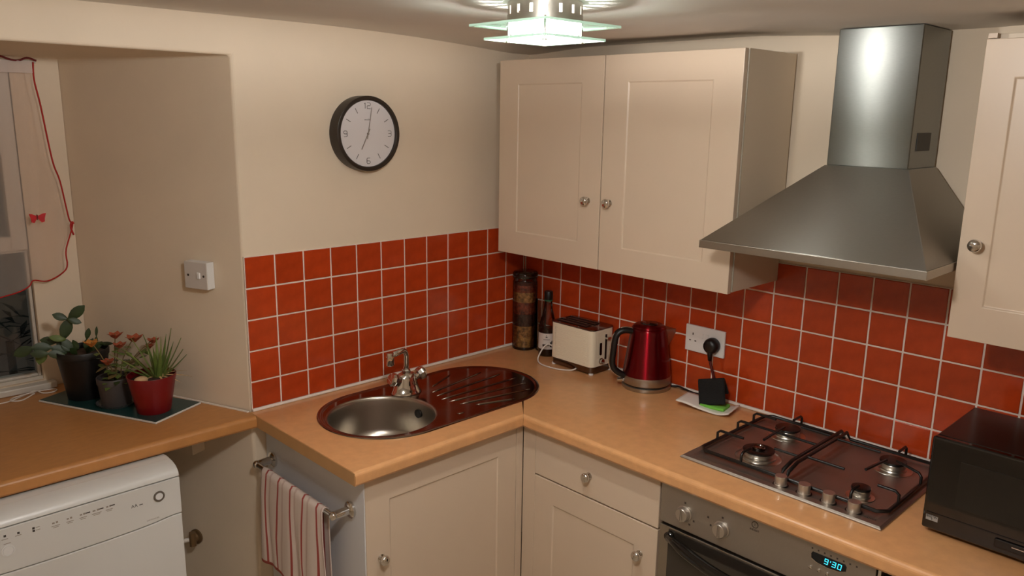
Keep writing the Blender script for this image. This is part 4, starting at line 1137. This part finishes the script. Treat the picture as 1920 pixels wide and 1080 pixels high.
def cloth(u, v):
    # draped pad: front face, top fold, short back flap; x along the width, y towards the wall
    s_ = v*0.150
    if s_ < 0.080: y, z = -0.022+s_*0.34, s_*0.94
    elif s_ < 0.092: t = (s_-0.080)/0.012; y, z = 0.0052+0.010*t, 0.0752+0.004*math.sin(t*PI)
    else: y, z = 0.0152+(s_-0.092)*0.35, 0.0752-(s_-0.092)*0.93
    return Mq @ Vector((-0.046+0.088*u, y, z))
cl_.grid(cloth, 10, 26)
clo = cl_.build('scouring_cloth', BLACKS, smooth=180, loc=(-0.08, -0.985, TOPZ+0.02))
sd = clo.modifiers.new('thickness', 'SOLIDIFY'); sd.thickness = 0.006; sd.offset = 0
tag(clo, 'black scouring pad folded like a tent on the green sponge', 'scouring pad')

# ------------------------------------------------------------------ ceiling lamp
lt = thing('ceiling_lamp', 'lit ceiling lamp with two square glass plates under a slotted metal ring', 'lamp', (LAMP_X, LAMP_Y, LZC-0.001))
TL = Matrix.Translation((LAMP_X, LAMP_Y, 0))
dirv = math.atan2(LAMP_Y+2.339, LAMP_X+2.35)
def plate(z, half, t, mt, nm, hole=0.0):
    m = MB(TL @ Matrix.Rotation(dirv, 4, 'Z'))
    n = 40; sq = []
    for k in range(n):
        a = 2*PI*k/n; c, s = math.cos(a), math.sin(a); q_ = half/(abs(c)+abs(s)); sq.append((q_*c, q_*s))
    if hole:
        vs = []
        for zz_ in (z, z+t):
            vs += [(x, y, zz_) for x, y in sq]+[(hole*math.cos(2*PI*k/n), hole*math.sin(2*PI*k/n), zz_) for k in range(n)]
        fs = []
        for k in range(n):
            k2 = (k+1) % n
            fs += [(k2, k, n+k, n+k2), (2*n+k, 2*n+k2, 3*n+k2, 3*n+k), (n+k, n+k2, 3*n+k2, 3*n+k)[::-1]]
        m.add(vs, fs)
    else:
        m.add([(x, y, z) for x, y in sq]+[(x, y, z+t) for x, y in sq], [tuple(range(n))[::-1], tuple(range(n, 2*n))])
    po = m.build(nm, mt, lt)
    e_ = MB(TL @ Matrix.Rotation(dirv, 4, 'Z'))
    e_.add([(x, y, z) for x, y in sq]+[(x, y, z+t) for x, y in sq], [(k, (k+1) % n, n+(k+1) % n, n+k) for k in range(n)])
    e_.build('polished_edge', PLATEE, po)
    return po
plate(2.0115, 0.131, 0.005, PLATEF, 'lower_glass_plate')
plate(2.0390, 0.163, 0.005, PLATEG, 'upper_glass_plate', 0.083)
LAMPE = emit('halogen_bulb_glow', LAMP_COLOR, LAMP_STRENGTH)
m = MB(TL); m.lathe([(0.006, 2.0165), (0.016, 2.0175), (0.0225, 2.022), (0.0235, 2.028), (0.020, 2.034), (0.010, 2.0385), (0.001, 2.039)], None, 28); m.build('bulb', LAMPE, lt, smooth=60)
DG = Mat('glowing_frosted_dish'); DG.nt.nodes.remove(DG.p)
e_t = DG.n('ShaderNodeBsdfTransparent'); e_e = DG.n('ShaderNodeEmission'); e_e.inputs[0].default_value = (*LAMP_COLOR, 1); e_e.inputs[1].default_value = 22.0
e_m = DG.n('ShaderNodeMixShader'); e_m.inputs[0].default_value = 0.16
DG.l(e_t.outputs[0], e_m.inputs[1]); DG.l(e_e.outputs[0], e_m.inputs[2]); DG.l(e_m.outputs[0], DG.nt.nodes['Material Output'].inputs[0])
m = MB(TL); m.lathe([(0.001, 2.0155), (0.055, 2.0165), (0.070, 2.0215), (0.0765, 2.028), (0.0770, 2.0453)], None, 40, cap0=False, cap1=False); m.build('light_diffuser', DG.m, lt, smooth=50)
R = 0.080
rg = MB(TL)
nseg = 16
for k in range(nseg):
    a0 = 2*PI*(k+0.12)/nseg; a1 = 2*PI*(k+0.88)/nseg
    pts_o = [(R*math.cos(a0+(a1-a0)*i/4), R*math.sin(a0+(a1-a0)*i/4)) for i in range(5)]
    pts_i = [((R-0.003)*math.cos(a0+(a1-a0)*i/4), (R-0.003)*math.sin(a0+(a1-a0)*i/4)) for i in range(5)]
    rg.prism(pts_o+pts_i[::-1], 2.062, 2.080)
rg.lathe([(R, 2.0798), (R, LZC-0.001), (R-0.003, LZC-0.001), (R-0.003, 2.0798)], None, 48, cap0=False, cap1=False)
rg.lathe([(R-0.003, 2.0455), (R+0.001, 2.0455), (R+0.001, 2.0622), (R-0.003, 2.0622)], None, 48, cap0=False, cap1=False)
rg.build('slotted_ring', STEEL, lt, smooth=30)
m = MB(TL); m.lathe([(0.010, 2.0395), (0.012, 2.055), (0.012, 2.082), (0.0765, 2.0835), (0.0765, LZC-0.001)], None, 40); m.build('ceiling_mount', STEEL, lt, smooth=40)
for k in range(4):
    a = dirv+PI/2+k*PI/2
    rx_, ry_ = 0.0785*math.cos(a), 0.0785*math.sin(a)
    m = MB(TL); m.cyl((rx_, ry_, 2.008), (rx_, ry_, 2.056), 0.0034, n=10); m.lathe([(0.0065, 2.0065), (0.0065, 2.0113)], Matrix.Translation((rx_, ry_, 0)), 12)
    m.build('support_rod', CHROME, lt, smooth=40)

# ------------------------------------------------------------------ curtain
cu_ = thing('curtain', 'sheer white curtain with red edging swagged across the alcove window', 'curtain', (-1.95, 0.655, 2.0))
Rg = smooth_path([(-1.612, 1.998), (-1.614, 1.942), (-1.604, 1.858), (-1.589, 1.685), (-1.572, 1.613), (-1.555, 1.486), (-1.543, 1.466), (-1.577, 1.387), (-1.578, 1.34)], 5)
Bt = smooth_path([(-1.578, 1.34), (-1.587, 1.314), (-1.637, 1.279), (-1.681, 1.287), (-1.702, 1.268), (-1.782, 1.243), (-1.95, 1.235), (-2.15, 1.28), (-2.38, 1.40)], 5)
def samp(path, t):
    f_ = t*(len(path)-1); i = min(int(f_), len(path)-2); return path[i].lerp(path[i+1], f_-i)
Rg = [Vector((p[0], p[1])) for p in [(v[0], v[1]) for v in Rg]] if len(Rg[0]) == 2 else Rg
def ycur(x, z):
    return 0.652+0.012*math.sin(x*52+math.sin(z*3)*0.8)*(0.5+0.5*min(1, (2.0-z)/0.3))+0.006*math.sin(x*23+z*7)
def coons(u, v):   # u: 0 right .. 1 left, v: 0 top .. 1 bottom
    top_ = Vector((-1.612+(-2.38+1.612)*u, 1.998)); bot_ = samp(Bt, u)
    rt = samp(Rg, v); lf = Vector((-2.38, 1.998+(1.40-1.998)*v))
    c = (1-v)*top_+v*Vector((bot_[0], bot_[1]))+(1-u)*Vector((rt[0], rt[1]))+u*lf-((1-u)*(1-v)*Vector((-1.612, 1.998))+u*(1-v)*Vector((-2.38, 1.998))+(1-u)*v*Vector((-1.578, 1.34))+u*v*Vector((-2.38, 1.40)))
    return (c[0], ycur(c[0], c[1]), c[1])
m = MB(); m.grid(coons, 90, 40); m.build('voile', SHEER, cu_, smooth=180)
m = MB(); m.tube([(p[0], ycur(p[0], p[1])-0.001, p[1]) for p in Rg], 0.0026, 6); m.build('red_edging', REDTRIM, cu_, smooth=180)
m = MB(); m.tube([(p[0], ycur(p[0], p[1])-0.001, p[1]) for p in Bt], 0.0024, 6); m.build('red_edging', REDTRIM, cu_, smooth=180)
m = MB(); m.tube(smooth_path([(-1.604, 0.645, 2.002), (-1.63, 0.645, 2.010), (-1.655, 0.645, 2.000), (-1.68, 0.645, 2.003), (-1.71, 0.645, 2.012), (-1.75, 0.645, 2.002), (-1.80, 0.645, 2.009), (-1.9, 0.645, 2.003), (-2.1, 0.645, 2.009), (-2.38, 0.645, 2.005)], 5), 0.0032, 6); m.build('red_edging', DARKRED, cu_, smooth=180)
m = MB(); m.grid(lambda u, v: (-1.618-0.76*u, 0.6445+0.003*math.sin(u*90), 1.963+0.037*v), 60, 3); m.build('header_band', HEADER, cu_, smooth=180)
m = MB(); m.cyl((-2.48, 0.662, 2.0), (-1.602, 0.662, 2.0), 0.005); m.build('rod', UPVC, cu_, smooth=60)
m = MB(); m.tube(smooth_path([(-1.5415, 0.655, 1.468), (-1.546, 0.653, 1.474), (-1.552, 0.652, 1.458), (-1.545, 0.652, 1.430)], 4), 0.0035, 6); m.build('tie_loop', REDTRIM, cu_, smooth=180)
bf = MB(FR((-1.654, 0.634, 1.500), 'A'))
for s_ in (-1, 1):
    wing = [(0.003, -0.004), (0.012, -0.017), (0.021, -0.014), (0.022, -0.002), (0.027, 0.014), (0.018, 0.013), (0.003, 0.006)]
    bf.prism([(s_*x, y) for x, y in wing], 0, 0.002, Matrix.Rotation(s_*-0.35, 4, 'Y'))
bo = bf.build('butterfly_motif', mat('red_butterfly_fabric', (200, 40, 48), 0.6), cu_)
b2 = MB(FR((-1.654, 0.634, 1.500), 'A')); b2.sphere((0, 0.001, 0.001), 0.004, 10, 6, (0.8, 2.4, 0.8)); b2.build('butterfly_body', DARKRED, bo, smooth=180)

# ------------------------------------------------------------------ tray and plants
e1 = Vector((0.907, 0.423, 0)).normalized(); e2 = Vector((-e1.y, e1.x, 0))
t0 = Vector((-1.52, 0.090, TOPZ))
MT = Matrix(((e1.x, e2.x, 0, t0.x), (e1.y, e2.y, 0, t0.y), (0, 0, 1, TOPZ), (0, 0, 0, 1)))
ty_ = thing('tray', 'flat teal tray with thin white rim under the potted plants', 'tray', (-1.53, 0.36, TOPZ))
m = MB(MT); m.box(0, 0.196, 0, 0.50, 0.001, 0.0065); m.build('rim', TRAYW, ty_, bevel=0.001)
m = MB(MT); m.box(0.003, 0.193, 0.003, 0.497, 0.0060, 0.0082); m.build('surface', TEAL, ty_)
TZ = TOPZ+0.0084
def pot(parent, x, y, rb, rt, h, mt, lip_=True, taper=None):
    T_ = Matrix.Translation((x, y, TZ if taper is None else taper))
    pr_ = [(rb, 0), (rb+0.001, 0.002), (rt-0.001, h-0.022), (rt+0.001, h-0.021), (rt+0.002, h-0.002), (rt+0.001, h), (rt-0.002, h), (rt-0.004, h-0.02), (rb, 0.012), (0.002, 0.011)] if lip_ else [(rb, 0), (rb+0.001, 0.002), (rt, h-0.001), (rt-0.0005, h), (rt-0.003, h), (rt-0.004, h-0.02), (rb-0.002, 0.012), (0.002, 0.011)]
    m = MB(); m.lathe(pr_, T_, 40, cap1=False); po = m.build('pot', mt, parent, smooth=40)
    m = MB(); m.lathe([(rb, h*0.5), (rt-0.005-(rt-rb)*0.1, h-0.018), (rt*0.5, h-0.012), (0.002, h-0.010)], T_, 28); m.build('soil', SOIL, parent, smooth=180)
    return po
def leaf(parent, base, d, L, wd, mt, nm='leaf', curl=0.0, th=0.002, shape='oval', n=5, face=None):
    d = Vector(d).normalized()
    side = d.cross(Vector(face) if face is not None else Vector((0, 0, 1)))
    if side.length < 1e-3: side = Vector((1, 0, 0))
    side.normalize(); up = side.cross(d).normalized()
    vs = []; fs = []
    for i in range(n+1):
        t = i/n
        c = Vector(base)+d*(L*t)+up*(curl*L*t*t)
        if shape == 'oval': w_ = wd*(0.25+math.sin(PI*min(1, t*0.94+0.03)))/1.25*(1 if t < 1 else 0.25)
        else: w_ = wd*(1-t**1.4)+0.0006
        vs += [c+side*w_, c+up*th*(1-0.7*t), c-side*w_, c-up*th*(1-0.7*t)]
    for i in range(n):
        for k in range(4):
            k2 = (k+1) % 4; fs.append((4*i+k, 4*i+k2, 4*i+4+k2, 4*i+4+k))
    fs += [(3, 2, 1, 0), (4*n, 4*n+1, 4*n+2, 4*n+3)]
    m = MB(); m.add(vs, fs); return m.build(nm, mt, parent, smooth=60)
# frame for placing plant bits as seen from the room: R to the right, U up, D away
Rv = Vector((0.717, -0.697, 0)); Dv = Vector((0.35, 0.94, 0)).normalized(); Rv = Vector((Dv.y, -Dv.x, 0)); Uv = Vector((0, 0, 1))
# black pot with flat-jointed cactus
PX, PY = -1.600, 0.483
pb = thing('potted_cactus', 'leaf cactus with flat segments in a tall black pot', 'plant', (PX, PY, TZ))
pot(pb, PX, PY, 0.056, 0.079, 0.165, BLACKPOT)
b0 = Vector((PX, PY, TZ+0.155))
def chain(start, dirs, L, wd, mt=GREENC):
    wd *= 1.15
    p_ = Vector(start)
    for (r_d, u_d, d_d, sc) in dirs:
        dv = (Rv*r_d+Uv*u_d+Dv*d_d).normalized()
        leaf(pb, p_, dv, L*sc, wd*sc, mt, 'segment', 0.02, 0.004, face=Dv*-1+Rv*0.25+Uv*0.2); p_ = p_+dv*L*sc*0.95
    return p_
chain(b0+Rv*-0.03, [(-.5, 1, 0.1, 1.0), (0.35, 1, 0.1, 1.3), (0.75, .65, 0, 1.2)], 0.055, 0.013)
pE = b0+Rv*-0.035+Uv*0.115
leaf(pb, pE, -Rv*0.8+Uv*0.35, 0.045, 0.013, GREENC, 'segment', 0, 0.004, face=Dv*-1+Rv*0.2+Uv*0.3); leaf(pb, pE, Rv*0.8-Uv*0.35, 0.045, 0.011, GREENC, 'segment', 0, 0.004, face=Dv*-1+Rv*0.2+Uv*0.3)
leaf(pb, b0+Rv*-0.045+Uv*0.045, -Rv*0.9+Uv*0.25, 0.05, 0.011, GREENK, 'segment', 0, 0.004, face=Dv*-1+Rv*0.2+Uv*0.3)
chain(b0+Rv*-0.045, [(-.8, .45, -0.1, 1.0), (-.9, .1, -.1, 1.1), (-.9, -.35, 0, 1.1)], 0.052, 0.014)
chain(b0+Rv*-0.04+Dv*0.03, [(-.7, .6, 0.1, 1.0), (-1, .2, .1, 1.0)], 0.05, 0.013)
leaf(pb, b0+Rv*-0.11+Uv*0.02, -Rv*0.3-Uv*0.8, 0.055, 0.017, GREENK, 'segment', 0, 0.003, face=Dv*-1+Rv*0.2)
chain(b0+Rv*-0.05+Dv*-0.03, [(-.9, .25, -0.1, 1.0), (-.8, .05, 0, 1.0)], 0.05, 0.012)
chain(b0+Rv*0.012, [(0.1, 1, 0, .9), (0.25, 1, 0, .8)], 0.048, 0.010)
chain(b0+Rv*0.038, [(0.15, 1, 0, 1.0), (.1, 1, 0, .7)], 0.05, 0.006)
chain(b0+Rv*0.02, [(0.8, .6, -.1, .8), (1, -.1, 0, .9)], 0.05, 0.006)
for k in range(6):
    a = k*1.05; leaf(pb, b0+Rv*(0.03*math.cos(a))+Dv*(0.03*math.sin(a)), Rv*math.cos(a)+Uv*0.9+Dv*math.sin(a), 0.042, 0.010, GREENC, 'segment', 0, 0.004, face=Dv*-1+Rv*0.2+Uv*0.3)
# grey pot with orange kalanchoe
PX, PY = -1.553, 0.335
pk = thing('potted_kalanchoe', 'leggy kalanchoe with faded orange flowers in a small grey pot', 'plant', (PX, PY, TZ))
m = MB(); m.lathe([(0.052, 0), (0.062, 0.010), (0.060, 0.010), (0.051, 0.003), (0.001, 0.003)], Matrix.Translation((PX, PY, TZ)), 36); m.build('saucer', thin_glass('clear_saucer', (0.75, 0.75, 0.75), 1.5, 0.1, frost=0.25), pk, smooth=40)
pot(pk, PX, PY, 0.044, 0.053, 0.092, GREYPOT, taper=TZ+0.0035)
b0 = Vector((PX, PY, TZ+0.085))
heads = [(r_d*1.1, u_d*1.22, d_d, m_, k_*1.15) for (r_d, u_d, d_d, m_, k_) in [(-0.052, 0.108, 0.00, PETALY, 1.0), (0.012, 0.122, 0.01, PETAL, 1.0), (0.022, 0.098, -0.01, PETAL, .9), (0.062, 0.112, 0.0, PETAL, 1.15), (0.112, 0.098, 0.01, PETAL, .85), (-0.012, 0.060, -0.03, PETAL, .9), (0.10, 0.078, 0.03, PETAL, .7)]]
for (r_d, u_d, d_d, mt_, sc) in heads:
    tip = b0+Rv*r_d+Uv*u_d+Dv*d_d; st0 = b0+Rv*(r_d*0.25)+Dv*(d_d*0.3)
    m = MB(); m.tube(smooth_path([st0, st0+Uv*(u_d*0.5)+Rv*(r_d*0.2), tip], 4), 0.0017, 6); sto = m.build('stem', STEMB, pk, smooth=180)
    for k in range(6):
        a = k*PI/3+r_d*20; leaf(sto, tip-Uv*0.014*sc, Rv*math.cos(a)*0.7+Dv*math.sin(a)*0.7+Uv*0.9, 0.027*sc, 0.0105*sc, mt_, 'petal', -0.25, 0.0015, n=3)
    for k in range(4):
        a = random.uniform(0, 6.28); hh = random.uniform(0.15, 0.75)
        leaf(sto, st0.lerp(tip, hh), Rv*math.cos(a)+Dv*math.sin(a)+Uv*random.uniform(-.2, .5), random.uniform(0.022, 0.036), 0.009, random.choice((GREENK, GREENK, GREENC)), 'leaf', -0.2, 0.0018, n=4)
for k in range(26):
    a = random.uniform(0, 6.28); rr_ = random.uniform(0.005, 0.045)
    leaf(pk, b0+Rv*(rr_*math.cos(a)+0.015)+Dv*rr_*math.sin(a)+Uv*random.uniform(-0.005, 0.06), Rv*math.cos(a)+Dv*math.sin(a)+Uv*random.uniform(-.3, .6), random.uniform(0.024, 0.044), random.uniform(0.008, 0.013), random.choice((GREENK, GREENK, GREENC, STEMB)), 'leaf', -0.2, 0.002, n=4)
# red pot with aloe
PX, PY = -1.484, 0.198
pa = thing('potted_aloe', 'spiky pale green aloe with a pebble in a glossy red pot', 'plant', (PX, PY, TZ))
pot(pa, PX, PY, 0.050, 0.074, 0.122, REDPOT, lip_=False)
b0 = Vector((PX, PY, TZ+0.105))+Rv*0.02
blades = [(-.75, .62, .1, .155), (-.55, .8, -.1, .145), (-.38, .95, .1, .150), (-.15, 1, 0, .150), (.02, 1, .2, .135), (.15, 1, -.1, .14), (.33, 1, .05, .165), (.55, .9, .1, .14), (.62, .75, -.1, .115), (-.9, .5, .1, .13), (.4, .8, .4, .12), (-.2, .9, .5, .13), (.1, .9, -.4, .11), (-.4, .8, -.4, .12), (.25, 1, .3, .14), (-.62, .75, .4, .13), (.75, .55, .2, .10), (-.05, 1, -.25, .12)]
for (r_d, u_d, d_d, L) in blades:
    leaf(pa, b0+Rv*r_d*0.018+Dv*d_d*0.018, Rv*r_d+Uv*u_d+Dv*d_d, L, 0.0085, random.choice((GREENA, GREENA, GREENK)), 'blade', 0.06*(1 if r_d > 0 else -1), 0.0035, 'taper', 6)
DRY = mat('dry_straw_leaf', (196, 158, 108), 0.7)
for (r_d, u_d, d_d, L) in ((.9, .12, -.1, .10), (1, .3, .2, .085), (-.8, .2, -.5, .05), (.8, -.05, -.3, .07), (.3, .1, -.9, .04)):
    leaf(pa, b0+Uv*0.008, Rv*r_d+Uv*u_d+Dv*d_d, L, 0.005, DRY, 'dry_leaf', -0.25, 0.002, 'taper', 5)
m = MB(); m.sphere((PX-Rv.x*0.03-Dv.x*0.035, PY-Rv.y*0.03-Dv.y*0.035, TZ+0.115), 0.018, 16, 10, (1.2, 0.8, 0.7)); m.build('pebble', PEBBLE, pa, smooth=180)

# ------------------------------------------------------------------ looped white cord on the alcove worktop
lp = MB()
z = TOPZ+0.0026
lp.tube(smooth_path([(-1.845, 0.60, z), (-1.800, 0.606, z), (-1.765, 0.630, z), (-1.738, 0.642, z+0.001), (-1.722, 0.632, z+0.002), (-1.735, 0.612, z+0.004), (-1.770, 0.590, z), (-1.800, 0.596, z+0.004), (-1.785, 0.622, z+0.004), (-1.750, 0.628, z+0.006), (-1.715, 0.645, z+0.003), (-1.690, 0.652, z), (-1.660, 0.645, z), (-1.655, 0.625, z), (-1.675, 0.612, z), (-1.700, 0.622, z+0.001), (-1.712, 0.640, z+0.007), (-1.730, 0.652, z+0.003)], 6), 0.0022, 7)
tag(lp.build('cord', CORDW, smooth=180, loc=(-1.73, 0.62, TOPZ)), 'thin white looped cord lying on the alcove worktop', 'cord')
